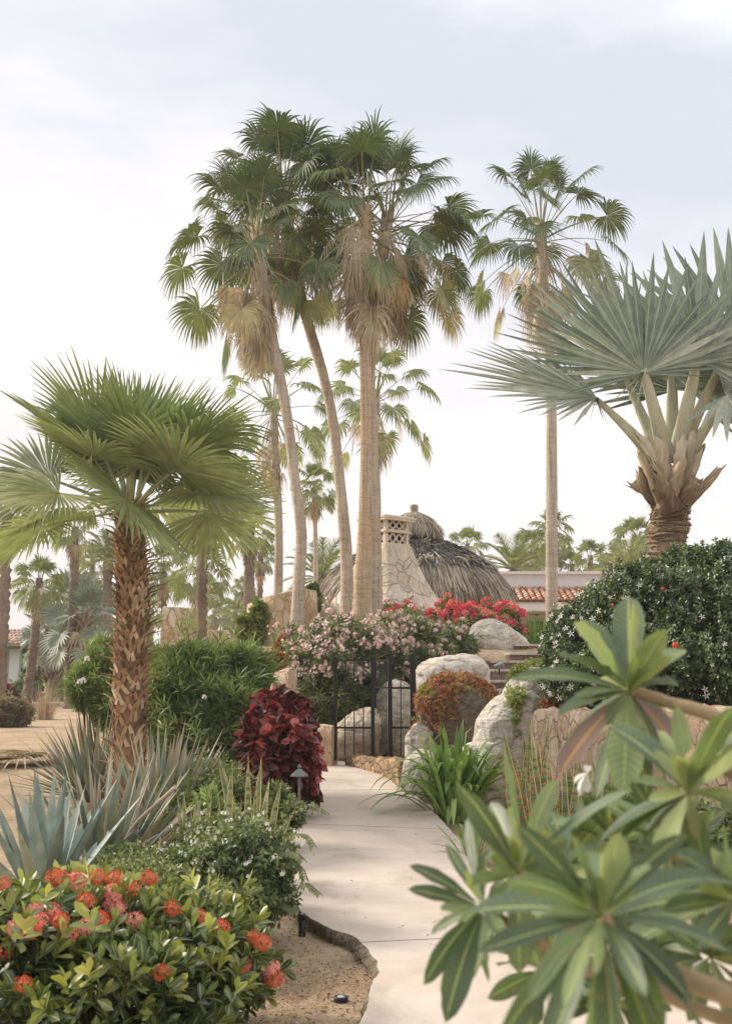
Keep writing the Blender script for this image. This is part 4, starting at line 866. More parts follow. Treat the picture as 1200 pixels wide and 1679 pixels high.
def tall_palm(label, px_pts, D, r_px, crown_kw, group, bark='trunk', cat='palm tree', lean=0., base_z=None, green='fan', topv=None):
    pts = [at(x, y, D + lean * i) for i, (x, y) in enumerate(px_pts)]
    b = pts[0]; g = float(G(b[0], b[1])); pts = [A(b[0], b[1], g - .15)] + pts[(1 if abs(b[2] - g) < .4 else 0):]
    T = root('fan_palm', label, cat, (b[0], b[1], g), group); s = m_px(D)
    mb = MB(); trunk(mb, pts, [r * s for r in r_px], 20, 240, ringj=.016); mb.build('trunk', MT[bark], T)
    gm, dm = MB(), MB(); crown(gm, dm, pts[-1] if topv is None else topv, **crown_kw); gm.build('crown', MT[green], T)
    if crown_kw.get('skirt', 1): dm.build('dead_leaf_skirt', MT['dead'], T)
    return T
GT = 'tall fan palms in the central cluster'
kw = dict(R=.71, Lp=1.3, n=37, nseg=36, fuse=.47, droop=.9, e0=88, skirt=40, skirt_len=1.85, K=5, low=.7)
tall_palm('left leaning tall fan palm, its trunk bowing in front of the curved stone wall', [(486, 1030), (491, 940), (494, 873), (484, 791), (473, 698), (457, 608), (436, 500), (421, 382)], 20., [12, 10.5, 10, 9, 8.7, 8.5, 9, 10, 11], dict(kw, R=.68, Lp=1.2), GT)
tall_palm('second leaning tall fan palm, its trunk crossing from lower right to upper left', [(569, 1015), (569, 960), (567, 898), (559, 809), (547, 700), (531, 619), (508, 540), (480, 430), (464, 300)], 21.5, [12.5, 11.5, 10.8, 10, 9, 8.5, 8.2, 9, 10, 11], dict(kw, Lp=1.2, az0=1.), GT)
tall_palm('thickest upright fan palm of the tall cluster with warm light tinted into its trunk', [(592, 1020), (595, 940), (598, 862), (600, 719), (599, 576), (601, 470), (598, 338)], 20.5, [17, 15.5, 14.3, 11.2, 9.2, 9.5, 11, 12], dict(kw, R=.72, Lp=1.45, n=33, az0=2.), GT, bark='trunk_warm')
tall_palm('grey-trunked fan palm of the tall cluster standing directly right of the thickest one', [(616, 1010), (615, 930), (613, 827), (610, 700), (607, 600), (616, 490), (636, 350)], 21.6, [13, 12, 11, 9.5, 8.5, 9, 11], dict(kw, R=.72, Lp=1.45, n=33, az0=4.1), GT)
tall_palm('single tall slender fan palm standing in front of the white house', [(904, 1040), (904, 950), (904, 800), (903, 640), (898, 540), (890, 460), (886, 368)], 24., [10.5, 10, 9.5, 8.5, 8.5, 9, 10], dict(R=.68, Lp=1.4, n=33, nseg=36, fuse=.47, droop=.9, e0=88, skirt=28, skirt_len=2.1, az0=.7, K=5, low=.6), 'single tall fan palm')
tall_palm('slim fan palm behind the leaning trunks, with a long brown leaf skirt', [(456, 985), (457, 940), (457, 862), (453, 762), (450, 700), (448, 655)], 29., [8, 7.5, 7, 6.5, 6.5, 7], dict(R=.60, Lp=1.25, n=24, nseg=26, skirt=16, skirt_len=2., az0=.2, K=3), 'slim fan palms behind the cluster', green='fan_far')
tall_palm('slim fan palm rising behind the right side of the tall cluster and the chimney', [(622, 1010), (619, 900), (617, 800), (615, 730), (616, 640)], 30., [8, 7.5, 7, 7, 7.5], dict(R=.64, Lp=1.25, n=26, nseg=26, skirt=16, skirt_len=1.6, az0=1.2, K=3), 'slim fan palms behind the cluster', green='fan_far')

# distant fan palms: four crown prototypes, copied
protos = []
for i in range(4):
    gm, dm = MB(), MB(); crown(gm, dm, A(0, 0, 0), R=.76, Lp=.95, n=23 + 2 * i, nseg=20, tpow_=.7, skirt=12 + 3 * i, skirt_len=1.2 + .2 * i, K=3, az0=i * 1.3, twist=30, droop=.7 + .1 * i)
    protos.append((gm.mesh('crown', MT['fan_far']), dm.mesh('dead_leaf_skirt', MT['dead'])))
def far_palm(label, x, yc, D, sc, k=0, rpx=None, yb=None, bark='trunk_g', grp='distant fan palms', saw=.35, rot=0., lean=0, skirt=True):
    c = at(x, yc, D); bx = c[0] + lean; g = float(G(bx, D)) if yb is None else at(x, yb, D)[2]
    sc = sc * .7
    T = root('fan_palm', label, 'palm tree', (bx, D, g), grp); s = m_px(D); r = (rpx or 5) * s
    mb = MB(); trunk(mb, [A(bx, D, g - .1), A((bx + c[0]) / 2 + rng.normal() * .05, D, (g + c[2]) / 2), c + A(0, 0, .05)], [r * 1.25, r, r * .95, r * .8], 10, 70, ringj=.03, saw=saw); mb.build('trunk', MT[bark], T)
    for j, nm in enumerate(('crown', 'dead_leaf_skirt')):
        if j and not skirt: continue
        o = bpy.data.objects.new(nm, protos[k][j]); COL.objects.link(o); o.parent = T; o.location = [float(v) for v in (c - A(bx, D, g))]; o.scale = (sc, sc, sc); o.rotation_euler = (0, 0, rot)
    return T
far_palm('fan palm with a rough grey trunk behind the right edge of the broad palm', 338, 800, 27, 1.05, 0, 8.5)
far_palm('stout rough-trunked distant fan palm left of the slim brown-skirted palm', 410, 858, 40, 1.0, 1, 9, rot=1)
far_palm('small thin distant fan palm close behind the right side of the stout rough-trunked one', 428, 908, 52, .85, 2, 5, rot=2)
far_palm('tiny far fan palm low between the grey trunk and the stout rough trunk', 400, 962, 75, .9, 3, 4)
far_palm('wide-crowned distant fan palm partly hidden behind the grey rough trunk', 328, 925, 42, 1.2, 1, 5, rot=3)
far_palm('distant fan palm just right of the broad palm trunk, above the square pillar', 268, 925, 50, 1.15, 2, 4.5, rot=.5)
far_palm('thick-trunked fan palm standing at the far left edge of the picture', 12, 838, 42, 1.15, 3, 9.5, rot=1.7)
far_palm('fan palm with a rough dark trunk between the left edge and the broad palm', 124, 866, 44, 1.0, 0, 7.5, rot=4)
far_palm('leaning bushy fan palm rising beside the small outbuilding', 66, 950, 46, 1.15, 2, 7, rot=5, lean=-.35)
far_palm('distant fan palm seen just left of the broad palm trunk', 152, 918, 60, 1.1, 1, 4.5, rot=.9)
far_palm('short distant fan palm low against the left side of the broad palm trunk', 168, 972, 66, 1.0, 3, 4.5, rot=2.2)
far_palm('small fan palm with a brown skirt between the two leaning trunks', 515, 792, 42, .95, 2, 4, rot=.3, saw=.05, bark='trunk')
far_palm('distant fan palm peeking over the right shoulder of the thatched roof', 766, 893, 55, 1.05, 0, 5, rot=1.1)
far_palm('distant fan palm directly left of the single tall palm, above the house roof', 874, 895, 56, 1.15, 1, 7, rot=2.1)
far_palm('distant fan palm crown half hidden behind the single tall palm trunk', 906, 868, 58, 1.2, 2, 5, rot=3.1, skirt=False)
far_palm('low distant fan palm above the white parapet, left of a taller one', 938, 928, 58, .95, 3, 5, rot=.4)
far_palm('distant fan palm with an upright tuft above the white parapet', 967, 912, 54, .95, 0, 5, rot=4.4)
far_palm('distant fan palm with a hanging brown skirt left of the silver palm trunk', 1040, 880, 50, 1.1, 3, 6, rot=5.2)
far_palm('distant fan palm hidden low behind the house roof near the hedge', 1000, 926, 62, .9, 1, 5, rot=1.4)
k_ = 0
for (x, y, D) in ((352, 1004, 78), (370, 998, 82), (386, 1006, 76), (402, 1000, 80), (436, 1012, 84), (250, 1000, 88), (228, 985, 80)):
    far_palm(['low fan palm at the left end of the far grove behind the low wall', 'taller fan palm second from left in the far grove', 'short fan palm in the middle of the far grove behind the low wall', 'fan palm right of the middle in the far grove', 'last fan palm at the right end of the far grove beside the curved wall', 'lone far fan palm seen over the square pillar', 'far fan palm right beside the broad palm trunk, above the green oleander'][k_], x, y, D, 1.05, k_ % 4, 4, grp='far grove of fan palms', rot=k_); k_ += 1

# feather (date) palms
def date_palm(label, x, yc, D, Rl, n=26, rpx=8, e1=-15, tint0=.3):
    c = at(x, yc, D); g = float(G(c[0], D)); T = root('date_palm', label, 'palm tree', (c[0], D, g), 'distant feather-leaved palms')
    mb = MB(); trunk(mb, [A(c[0], D, g - .1), (c + A(c[0], D, g)) / 2, c], [rpx * m_px(D)] * 3, 10, 40, ringj=.03, saw=.4); mb.build('trunk', MT['trunk_g'], T)
    mb = MB()
    for i in range(n):
        a = (i + .5) / n; az = i * 2.39996; el = R_(82 - (82 - e1) * a + rng.normal() * 5); h = A(math.cos(az), math.sin(az), 0)
        L = Rl * rng.uniform(.85, 1.1); d = h * math.cos(el) + A(0, 0, math.sin(el)); P = bez(c, c + d * L * .6, c + d * L * .9 + h * L * .15 + DOWN * L * (.1 + .35 * a), 14)
        tube(mb, P, np.linspace(.03, .008, 14), 4, .8, cap=False); T_, S_, N_ = frames(P)
        q = np.repeat(np.arange(2, 14), 5); fr = np.tile(np.linspace(0, .8, 5), 12); q2 = np.minimum(q + 1, 13)
        pts = P[q] * (1 - fr[:, None]) + P[q2] * fr[:, None]; ll = L * .24 * np.sin(np.pi * np.clip((q + fr) / 14.5, 0, 1) ** .8) + .05
        for sg in (-1, 1): blades(mb, pts, T_[q] * .75 + sg * S_[q] * .8 + A(0, 0, .22) + rng.normal(size=pts.shape) * .06, ll, .03, .25, .4, 'spike', 3, np.clip(tint0 + .4 * a + .1 * rng.normal(size=len(q)), 0, 1))
    mb.build('crown', MT['fan_far'], T)
date_palm('feather-leaved palm showing between the leaning trunk and the cluster above the garden wall', 528, 948, 48, 2.0)
date_palm('feather-leaved date palm above the left end of the white house roof', 842, 935, 50, 2.1)
date_palm('pale feather-leaved date palm above the hedge, left of the silver palm', 1030, 945, 46, 1.9, tint0=.6)
date_palm('pale feather-leaved palm just left of the broad palm trunk', 178, 915, 50, 1.7)

# ------------------------------------------------------------------ broad fan palm (left foreground) with criss-cross boots
D = 12.; b = at(213, 1200, D); b[2] = G(b[0], b[1]); top = at(213, 842, D); s = m_px(D)
BP = root('fan_palm', 'broad-crowned fan palm with a criss-cross orange-brown trunk in the left foreground', 'palm tree', b)
mb = MB(); P = spline([b - A(0, 0, .1), at(214, 1130, D), at(218, 1000, D), at(214, 900, D), top + A(0, 0, .1)], 50); rr = np.interp(np.linspace(0, 1, 50), [0, .3, .6, .85, 1], np.array([24.5, 22.5, 20.5, 17, 12]) * s)
tube(mb, P, rr, 20, .25, jit=.02)
nb = 330
for i in range(nb):
    f = (i + .5) / nb; k = f * 49; i0 = int(k); p = P[i0] * (1 - k + i0) + P[min(49, i0 + 1)] * (k - i0); r = np.interp(k, np.arange(50), rr); az = i * 2.39996 + rng.normal() * .08
    h = A(math.cos(az), math.sin(az), 0); tn = A(-h[1], h[0], 0); dead_long = rng.random() < (.5 if .25 < f < .85 else .25)
    # split base: two arms meeting in a pointed stub that leans outward and up
    Ls_ = rng.uniform(.13, .19); out = rng.uniform(.04, .10); tip = p + h * (r + out) + A(0, 0, Ls_ * .62); 
    wv = rng.uniform(.07, .095); t_ = np.clip(.55 + .3 * rng.normal(), 0, 1); wv *= rng.uniform(.7, 1.15)
    for sg in (-1, 1):
        a0 = p + h * (r * .93) + tn * sg * wv - A(0, 0, Ls_ * .35); a1 = p + h * (r * 1.0) + tn * sg * (wv - .045) - A(0, 0, Ls_ * .42); mid = p + h * (r + out * .5) + tn * sg * .024 + A(0, 0, Ls_ * .25); mid2 = p + h * (r + out * .35) + A(0, 0, Ls_ * .06)
        th = h * .014
        mb.add([a0, a1, mid2, mid, a0 + th, a1 + th, mid2 + th, mid + th], [[0, 1, 2, 3], [4, 7, 6, 5], [0, 4, 5, 1], [1, 5, 6, 2], [3, 2, 6, 7], [0, 3, 7, 4]], t_ + .1 * sg)
    if dead_long:
        sl = rng.uniform(.08, .2); e_ = tip + h * sl + A(0, 0, rng.uniform(.0, .035)); mid = (tip + e_) / 2
        tube(mb, [p + h * (r * .95) + A(0, 0, Ls_ * .1), tip - A(0, 0, .02), e_], [.028, .017, .006], 5, t_ * .7, flat=.45, hint=A(0, 0, 1))
    else: tube(mb, [p + h * (r * .97) + A(0, 0, Ls_ * .1), tip - A(0, 0, .02), tip + h * .03], [.026, .018, .012], 5, t_, flat=.5, hint=A(0, 0, 1))
mb.build('trunk', MT['boot'], BP, smooth=False)
n = 28
for i in range(n):
    a = (i + .5) / n; az = i * 2.39996 + 1.3 + rng.normal() * .12; el = R_(84 - 86 * a ** 1.15 + rng.normal() * 6)
    h = A(math.cos(az), math.sin(az), 0); d = h * math.cos(el) + A(0, 0, math.sin(el)); Lq = (.42 + .38 * min(1, a * 2)) * rng.uniform(.9, 1.2)
    B = top + h * .08 - A(0, 0, .15 * a - .16); c_ = B + d * Lq * .55; H = B + d * Lq + DOWN * .06 * a
    f = nrm((H - c_) + DOWN * (.0 + .08 * a)); nh = A(0, 0, 1) - h * .3; tw = R_(rng.normal() * 34); nh = nrm(nh - f * np.dot(nh, f)); nh = nh * math.cos(tw) + np.cross(f, nh) * math.sin(tw)
    fm = MB(); tube(fm, bez(B, c_, H, 6), np.linspace(.03, .014, 6), 5, .8, flat=.5, hint=nh, cap=False)
    fan(fm, H, f, nh, rng.uniform(.86, .98), 46, rng.uniform(3.9, 4.7), .52, .05 + .4 * a * (2.4 if rng.random() < .22 else .35), rng.uniform(.1, .4), np.clip(.25 + .25 * a + .2 * rng.normal(), 0, 1), .2, K=5, pleat=.8, tpow=.85, tj=.1)
    if i in (9, 17, 22): # a few yellow torn strips hanging from the hub
        blades(fm, np.tile(H, (8, 1)), f + rng.normal(size=(8, 3)) * .3, rng.uniform(.3, .6, 8), .02, 2.5, .3, 'spike', 7, .95)
    fm.build('frond', MT['fan_hero'], BP)
fm = MB(); blades(fm, np.tile(top + A(0, 0, .0), (60, 1)) + rng.normal(size=(60, 3)) * .07, rng.normal(size=(60, 3)) + A(0, 0, .6), rng.uniform(.1, .3, 60), .006, 1.2, .2, 'straw', 5, rng.random(60)); fm.build('fibre', MT['dry'], BP)

# ------------------------------------------------------------------ silver palm (right)
D = 12.4; s = m_px(D); tb = at(1092, 1000, D); tb[2] = G(tb[0], tb[1])
SP = root('silver_palm', 'silver-leaved fan palm with peeling leaf bases rising behind the hedge on the right', 'palm tree', tb)
mb = MB(); P = spline([tb - A(0, 0, .1), at(1093, 900, D), at(1097, 870, D), at(1098, 835, D), at(1098, 790, D)], 60); rr = np.interp(np.linspace(0, 1, 60), [0, .5, .75, .9, 1], np.array([31, 28, 29, 30, 22]) * s)
rr = rr * (1 + .05 * rng.normal(size=60)); tube(mb, P, rr, 26, .2, jit=.04)
for i in range(420):                        # ragged scar rings
    k = rng.uniform(0, 52); i0 = int(k); p = P[i0]; r = rr[i0]; az = rng.uniform(0, 6.28); h = A(math.cos(az), math.sin(az), 0); tn = A(-h[1], h[0], 0); w_ = rng.uniform(.04, .13)
    z0 = A(0, 0, rng.normal() * .012); tube(mb, [p + h * r * .98 - tn * w_, p + h * (r + rng.uniform(.0, .03)) + z0, p + h * r * .98 + tn * w_ + z0], [.004, rng.uniform(.008, .016), .004], 4, rng.uniform(0, .45))
mb.build('trunk', MT['boot_b'], SP, smooth=False)
def boot(base_px, tip_px, w0, w1, dy0=0., dy1=0., tint=.6, curl=.25, name='leaf_base', torn=True):
    a, e_ = at(*base_px, D + dy0), at(*tip_px, D + dy1); ax = at(1098, (base_px[1]), D); mid = (a + e_) / 2 + (a - ax) * curl
    w0 = w0 * rng.uniform(.45, .62); w1 = w1 * rng.uniform(.45, .9); e_ = e_ + A(rng.normal() * .05, rng.normal() * .03, rng.normal() * .05); mid = mid + rng.normal(size=3) * .03; P_ = bez(a, mid, e_, 9) + A(0, 0, 0); t = np.linspace(0, 1, 9); fwd = nrm(P_[-1] - P_[0]); outw = nrm(A(a[0] - ax[0], (dy0 - .15), .02)); sd = nrm(np.cross(fwd, outw)); 
    tw_ = rng.normal() * 1.5; mb = MB(); W_ = (w0 * (1 - t) + w1 * t) * s; K = 7; V = []
    for k in range(9):
        for j in range(K):
            u = j / (K - 1) * 2 - 1; jag = (rng.normal() * .02 if torn and k == 8 else 0)
            V.append(P_[k] + sd * u * W_[k] * (.5 + .12 * rng.normal() * (abs(u) > .9) * k / 8) + outw * ((1 - u * u) * W_[k] * (.3 + .02 * k) + .02 * tw_ * u * k / 8) + fwd * jag * (1 + 1.5 * (k == 8)))
    i, j = np.meshgrid(np.arange(8), np.arange(K - 1), indexing='ij'); q = (i * K + j).ravel(); F = np.stack([q, q + 1, q + K + 1, q + K], -1)
    V = np.array(V); mb.add(V, F, np.clip(np.repeat(np.linspace(tint - .35, tint + .1, 9), K) + .1 * rng.normal(size=len(V)), 0, 1)); mb.add(V - outw * .012, F[:, ::-1], np.clip(tint - .3, 0, 1))
    o = mb.build(name, MT['boot_b'], SP); return o
for bp, tp, w0, w1, d0, d1, tt, cu in (
    ((1078, 828), (1036, 762), 40, 16, -.1, -.15, .35, .5), ((1118, 826), (1168, 764), 38, 14, -.1, -.2, .55, .5), ((1092, 840), (1052, 745), 44, 20, -.22, -.2, .5, .2),
    ((1110, 818), (1160, 742), 40, 12, -.05, -.1, .75, .55), ((1112, 836), (1070, 770), 48, 24, -.26, -.3, .3, .1), ((1086, 838), (1120, 770), 46, 30, -.28, -.34, .45, .1),
    ((1100, 842), (1088, 790), 50, 34, -.3, -.4, .2, .1), ((1096, 800), (1062, 706), 44, 26, -.2, -.22, .9, .1), ((1106, 800), (1120, 716), 44, 30, -.22, -.25, .8, .1),
    ((1118, 812), (1138, 712), 36, 22, -.1, -.15, .85, .3), ((1080, 832), (1050, 790), 36, 22, .1, .1, .2, .5), ((1120, 836), (1136, 800), 40, 26, .05, 0, .15, .4),
    ((1098, 830), (1072, 740), 40, 28, .2, .25, .4, .2), ((1100, 820), (1128, 740), 40, 28, .22, .25, .5, .2), ((1092, 812), (1082, 716), 52, 36, -.25, -.22, .65, .05), ((1106, 836), (1132, 778), 44, 28, -.2, -.3, .3, .2)):
    boot(bp, tp, w0, w1, d0, d1, tt, cu)
for k in range(16):                          # more torn, irregular old bases between the large ones
    a_ = rng.uniform(-1, 1); y0 = rng.uniform(808, 846); boot((1098 + 20 * a_, y0), (1098 + a_ * rng.uniform(26, 66), y0 - rng.uniform(35, 80)), rng.uniform(24, 44), rng.uniform(6, 26), -.16 * (1 - abs(a_)) - .05, -.2 * (1 - abs(a_)), rng.uniform(.15, .7), rng.uniform(.1, .5))
fm = MB(); n_ = 260; az = rng.uniform(0, 6.28, n_); h = np.stack([np.cos(az), np.sin(az), az * 0], -1); zz = np.linspace(842, 745, n_); c0 = np.array([at(1098, z_, D) for z_ in zz])
blades(fm, c0 + h * .14, h * .7 + rng.normal(size=(n_, 3)) * .6 + A(0, 0, .3), rng.uniform(.05, .2, n_), .007, .9, .2, 'straw', 5, rng.random(n_)); fm.build('fibre', MT['dry'], SP)
def bfrond(base, hub, dyh, tip, dyt, Rpx, span, nh, w0=26, w1=12, fuse=.5, cup=.1, dyb=0., tint=.5, droop=.04, nseg=27, costa=.12, shape=.22, tp=.5):
    B, H, T_ = at(*base, D + dyb), at(*hub, D + dyh), at(*tip, D + dyh + dyt); f = nrm(T_ - H); R = Rpx * s
    mb = MB(); c_ = (B + H) / 2 + A(0, 0, .06); tube(mb, bez(B, c_, H + f * .05, 9), np.linspace(w0 * 1.0, w1 * .75, 9) * .5 * s, 10, .15 + .3 * rng.random(), flat=.4, hint=A(0, -1, .2), cap=False)
    fr = mb.build('stalk', MT['bis_pet'], None)
    fm = MB(); fan(fm, H, f, A(*nh), R, nseg, span, fuse, droop, cup, tint, costa, K=5, jit=.1, pleat=.8, shape=shape, tpow=.85, tj=.24, wid=1.); o = fm.build('frond', MT['bis'], SP)
    fr.parent = o; M_ = np.array(SP.location); me = fr.data; co = np.zeros(len(me.vertices) * 3, np.float32); me.vertices.foreach_get('co', co); co = co.reshape(-1, 3) - M_.astype(np.float32); me.vertices.foreach_set('co', co.ravel()); me.update()
bfrond((1094, 760), (1055, 612), -.35, (1012, 392), .1, 243, 3.5, (.1, -1, .35), 34, 18, cup=.2, tint=.35, shape=.42)
bfrond((1088, 770), (978, 652), -.2, (776, 590), -.1, 222, 2.5, (-.1, -.62, .9), 30, 10, cup=.1, tint=.6)
bfrond((1108, 760), (1143, 590), -.15, (1190, 390), .25, 240, 4.0, (-.1, -1, .3), 34, 18, cup=.15, tint=.5)
bfrond((1085, 760), (1020, 608), .35, (890, 450), .2, 228, 1.9, (-.3, -.9, .8), 26, 12, tint=.5)
bfrond((1100, 740), (1100, 615), .45, (1085, 400), .3, 215, 3.8, (.2, -1, .3), 26, 14, tint=.25)
bfrond((1110, 750), (1132, 640), .5, (1250, 560), .2, 215, 3.6, (.2, -.8, .9), 24, 12, tint=.4)
bfrond((1116, 770), (1188, 648), -.3, (1290, 668), -.2, 190, 3.6, (.2, -.8, .9), 26, 12, tint=.5)
bfrond((1112, 750), (1200, 560), .2, (1330, 420), .2, 230, 4., (0, -1, .5), 24, 12, tint=.45)
bfrond((1104, 740), (1108, 640), .8, (1060, 520), .6, 200, 3.6, (.0, -1, .6), 20, 12, tint=.3)
fm = MB(); H = at(978, 652, D - .2)
blades(fm, np.tile(H, (7, 1)), nrm(np.array([at(x, y, D - .3) for x, y in ((930, 698), (946, 694), (998, 696), (990, 690), (955, 680), (1010, 672), (965, 690))]) - H), rng.uniform(.28, .42, 7), .035, .2, .4, 'spike', 4, .3)
H = at(1055, 612, D - .4); blades(fm, np.tile(H, (5, 1)), nrm(np.array([at(x, y, D - .5) for x, y in ((1003, 690), (985, 640), (1020, 670), (990, 665), (1040, 680))]) - H), rng.uniform(.45, .6, 5), .04, .1, .4, 'spike', 4, .3)
fm.build('drooping_leaflets', MT['bis'], SP)

# young silver palms far left
def small_silver(label, x, yc, yb, D, R, n, rpx, brown=8):
    c = at(x, yc, D); g = at(x, yb, D)[2] if yb else float(G(c[0], D)); T = root('silver_palm', label, 'palm tree', (c[0], D, g), 'young silver palms in the far left bed')
    mb = MB(); trunk(mb, [A(c[0], D, g - .1), (c + A(c[0], D, g)) / 2, c + A(0, 0, .1)], [rpx * m_px(D) * q for q in (1.2, 1., 1.1, .6)], 12, 50, ringj=.04, saw=.4); 
    i = np.arange(90); az = i * 2.4; z = g + (c[2] - g) * (.2 + .8 * i / 90); h = np.stack([np.cos(az), np.sin(az), az * 0], -1); r = rpx * m_px(D)
    blades(mb, np.stack([c[0] + h[:, 0] * r * .8, D + h[:, 1] * r * .8, z], -1), h * .7 + A(0, 0, .8), .5, .25, -.1, .5, 'spike', 3, rng.random(90)); mb.build('trunk', MT['boot_b'], T)
    gm, dm = MB(), MB(); crown(gm, dm, c, R=R, Lp=R * 1.05, n=n, nseg=20, e0=80, e1=-35, fuse=.5, droop=.15, skirt=brown, skirt_len=.8, K=3, pr=.03, span=4.6); gm.build('crown', MT['bis'], T); dm.build('dead_leaf_skirt', MT['dead'], T)
small_silver('young silver palm with a chunky pale trunk right of the outbuilding', 88, 1034, 1152, 48, .85, 26, 9)
small_silver('young silver palm crown behind the oleander, left of the broad palm trunk', 138, 1010, 1150, 44, .95, 26, 8)
small_silver('young silver palm crown farther back, above the other two in the far left bed', 118, 985, 1150, 58, 1.1, 22, 8)
# ------------------------------------------------------------------ shrubs
def shrub(name, label, cat, lobes, mat, nsh, k, L, W, base=None, group=None, seed=0, up=.45, a0=18, a1=80, prof='lance', K=3, fold=.35, droop=.12, inner=.3, lump=.1, cl=1.6, leafname='foliage', st=10, slen=.6, tshift=0., jitter=.06, tboost=.0, rnd=.3, stem_r=.02, tipup=.25, stray=1.):
    lobes = ball_lobes(lobes) if not isinstance(lobes[0][0], np.ndarray) else lobes
    c = np.mean([l[0] for l in lobes], axis=0)
    b = A(c[0], c[1], float(G(c[0], c[1]))) if base is None else np.asarray(base, float)
    T = root(name, label, cat, b, group); P, Nn, r = surf(lobes, nsh, seed, inner, lump, jitter=jitter)
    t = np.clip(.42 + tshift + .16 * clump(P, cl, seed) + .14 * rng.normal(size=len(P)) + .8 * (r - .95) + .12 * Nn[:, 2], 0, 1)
    mb = MB(); far_ = (rng.random(len(P)) < .07) & (r > .9); P = P + (Nn + A(0, 0, .6)) * (far_ * rng.uniform(.3, 1.1, len(P)) * L * stray)[:, None]
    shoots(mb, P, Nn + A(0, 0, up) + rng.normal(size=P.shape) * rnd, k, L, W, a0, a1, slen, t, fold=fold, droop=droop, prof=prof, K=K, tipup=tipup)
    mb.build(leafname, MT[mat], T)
    if st:
        idx = rng.choice(len(P), min(len(P), st), replace=False); stems('stems', MT['stem'], T, b, c + (P[idx] - c) * .9, stem_r)
    return T, P, Nn, r, lobes
def floret(kind='star5', n=5, r=1., ratio=.5, cupz=.25):
    """unit flower: n petals round +Z"""
    V, F = [], []
    for i in range(n):
        a = 2 * math.pi * i / n; d = A(math.cos(a), math.sin(a), 0); s_ = A(-d[1], d[0], 0); b = len(V)
        V += [A(0, 0, 0), d * r * .55 + s_ * r * ratio * .5 + A(0, 0, cupz * r * .6), d * r + A(0, 0, cupz * r), d * r * .55 - s_ * r * ratio * .5 + A(0, 0, cupz * r * .6)]
        F.append([b, b + 1, b + 2, b + 3])
    return np.array(V), np.array(F)
def inst(mb, tpl, P, Nn, r, tint, mi=0):
    V, F = tpl; P = np.atleast_2d(P); n = len(P); Nn = nrm(np.broadcast_to(Nn, (n, 3))); r = np.broadcast_to(r, (n,)); tint = np.broadcast_to(tint, (n,))
    S = nrm(np.cross(Nn, rng.normal(size=(n, 3)))); B = np.cross(Nn, S)
    W_ = P[:, None] + r[:, None, None] * (V[None, :, :1] * S[:, None] + V[None, :, 1:2] * B[:, None] + V[None, :, 2:] * Nn[:, None])
    mb.add(W_.reshape(-1, 3), (np.arange(n) * len(V))[:, None, None] + F[None] if False else ((np.arange(n) * len(V))[:, None, None] + F[None]).reshape(-1, F.shape[1]), np.repeat(tint, len(V)), mi=mi)
def cluster_mesh(name, mat, nfl, rad, fr, tpl, t0=.5, tj=.25, flat=.7):
    mb = MB(); i = np.arange(nfl) + .5; ph = np.arccos(1 - i / nfl * 1.15); th = i * 2.39996; N_ = np.stack([np.sin(ph) * np.cos(th), np.sin(ph) * np.sin(th), np.cos(ph)], -1)
    N_ = nrm(N_ + rng.normal(size=N_.shape) * .15); inst(mb, tpl, N_ * A(1, 1, flat) * rad * rng.uniform(.8, 1.05, (nfl, 1)), N_, fr * rng.uniform(.8, 1.2, nfl), np.clip(t0 + tj * rng.normal(size=nfl), 0, 1))
    return mb.mesh(name, mat, smooth=False)
def put(T, name, mesh, P, Nn, sc=1.):
    o = bpy.data.objects.new(name, mesh); COL.objects.link(o); o.parent = T; o.location = [float(v) for v in (np.asarray(P) - np.array(T.location))]
    o.rotation_mode = 'QUATERNION'; q = Vector([float(v) for v in Nn]).to_track_quat('Z', 'Y'); o.rotation_quaternion = q; sc = float(sc); o.scale = (sc, sc, sc); return o
def scatter_clusters(T, name, meshes, P, Nn, r, n, zb=None, sc=(.8, 1.2), mind=.05, bias=None, cap=98):
    w_ = (r > .9) * (Nn[:, 1] < .45).astype(float)
    if bias is not None: w_ = w_ * bias
    order = np.argsort(-(w_ + 1e-9) * rng.random(len(P)) ** .7 if bias is None else -(w_ * rng.random(len(P)))); got = []
    for i in order:
        if w_[i] <= 0: break
        if all(np.sum((P[i] - P[g]) ** 2) > mind ** 2 for g in got): got.append(i)
        if len(got) >= n: break
    for i in got[:cap]: put(T, name, meshes[rng.integers(len(meshes))], P[i] + Nn[i] * .03, nrm(Nn[i] + A(0, -.2, .5) + rng.normal(size=3) * .2), rng.uniform(*sc))
    if len(got) > cap:
        mb = MB()
        for i in got[cap:]: inst(mb, BR3 if 'bract' in meshes[0].materials[0].name else FL5, P[i] + Nn[i] * .03 + rng.normal(size=(9, 3)) * .035, Nn[i] + rng.normal(size=(9, 3)) * .4, .03, rng.random(9))
        tag(mb.build(name, [meshes[0].materials[0]], T), kind='stuff')
FL5 = floret(n=5, ratio=.75); FL4 = floret(n=4, ratio=.6, cupz=.1); ST5 = floret(n=5, ratio=.32, cupz=.05); BR3 = floret(n=3, ratio=1.1, cupz=.6)

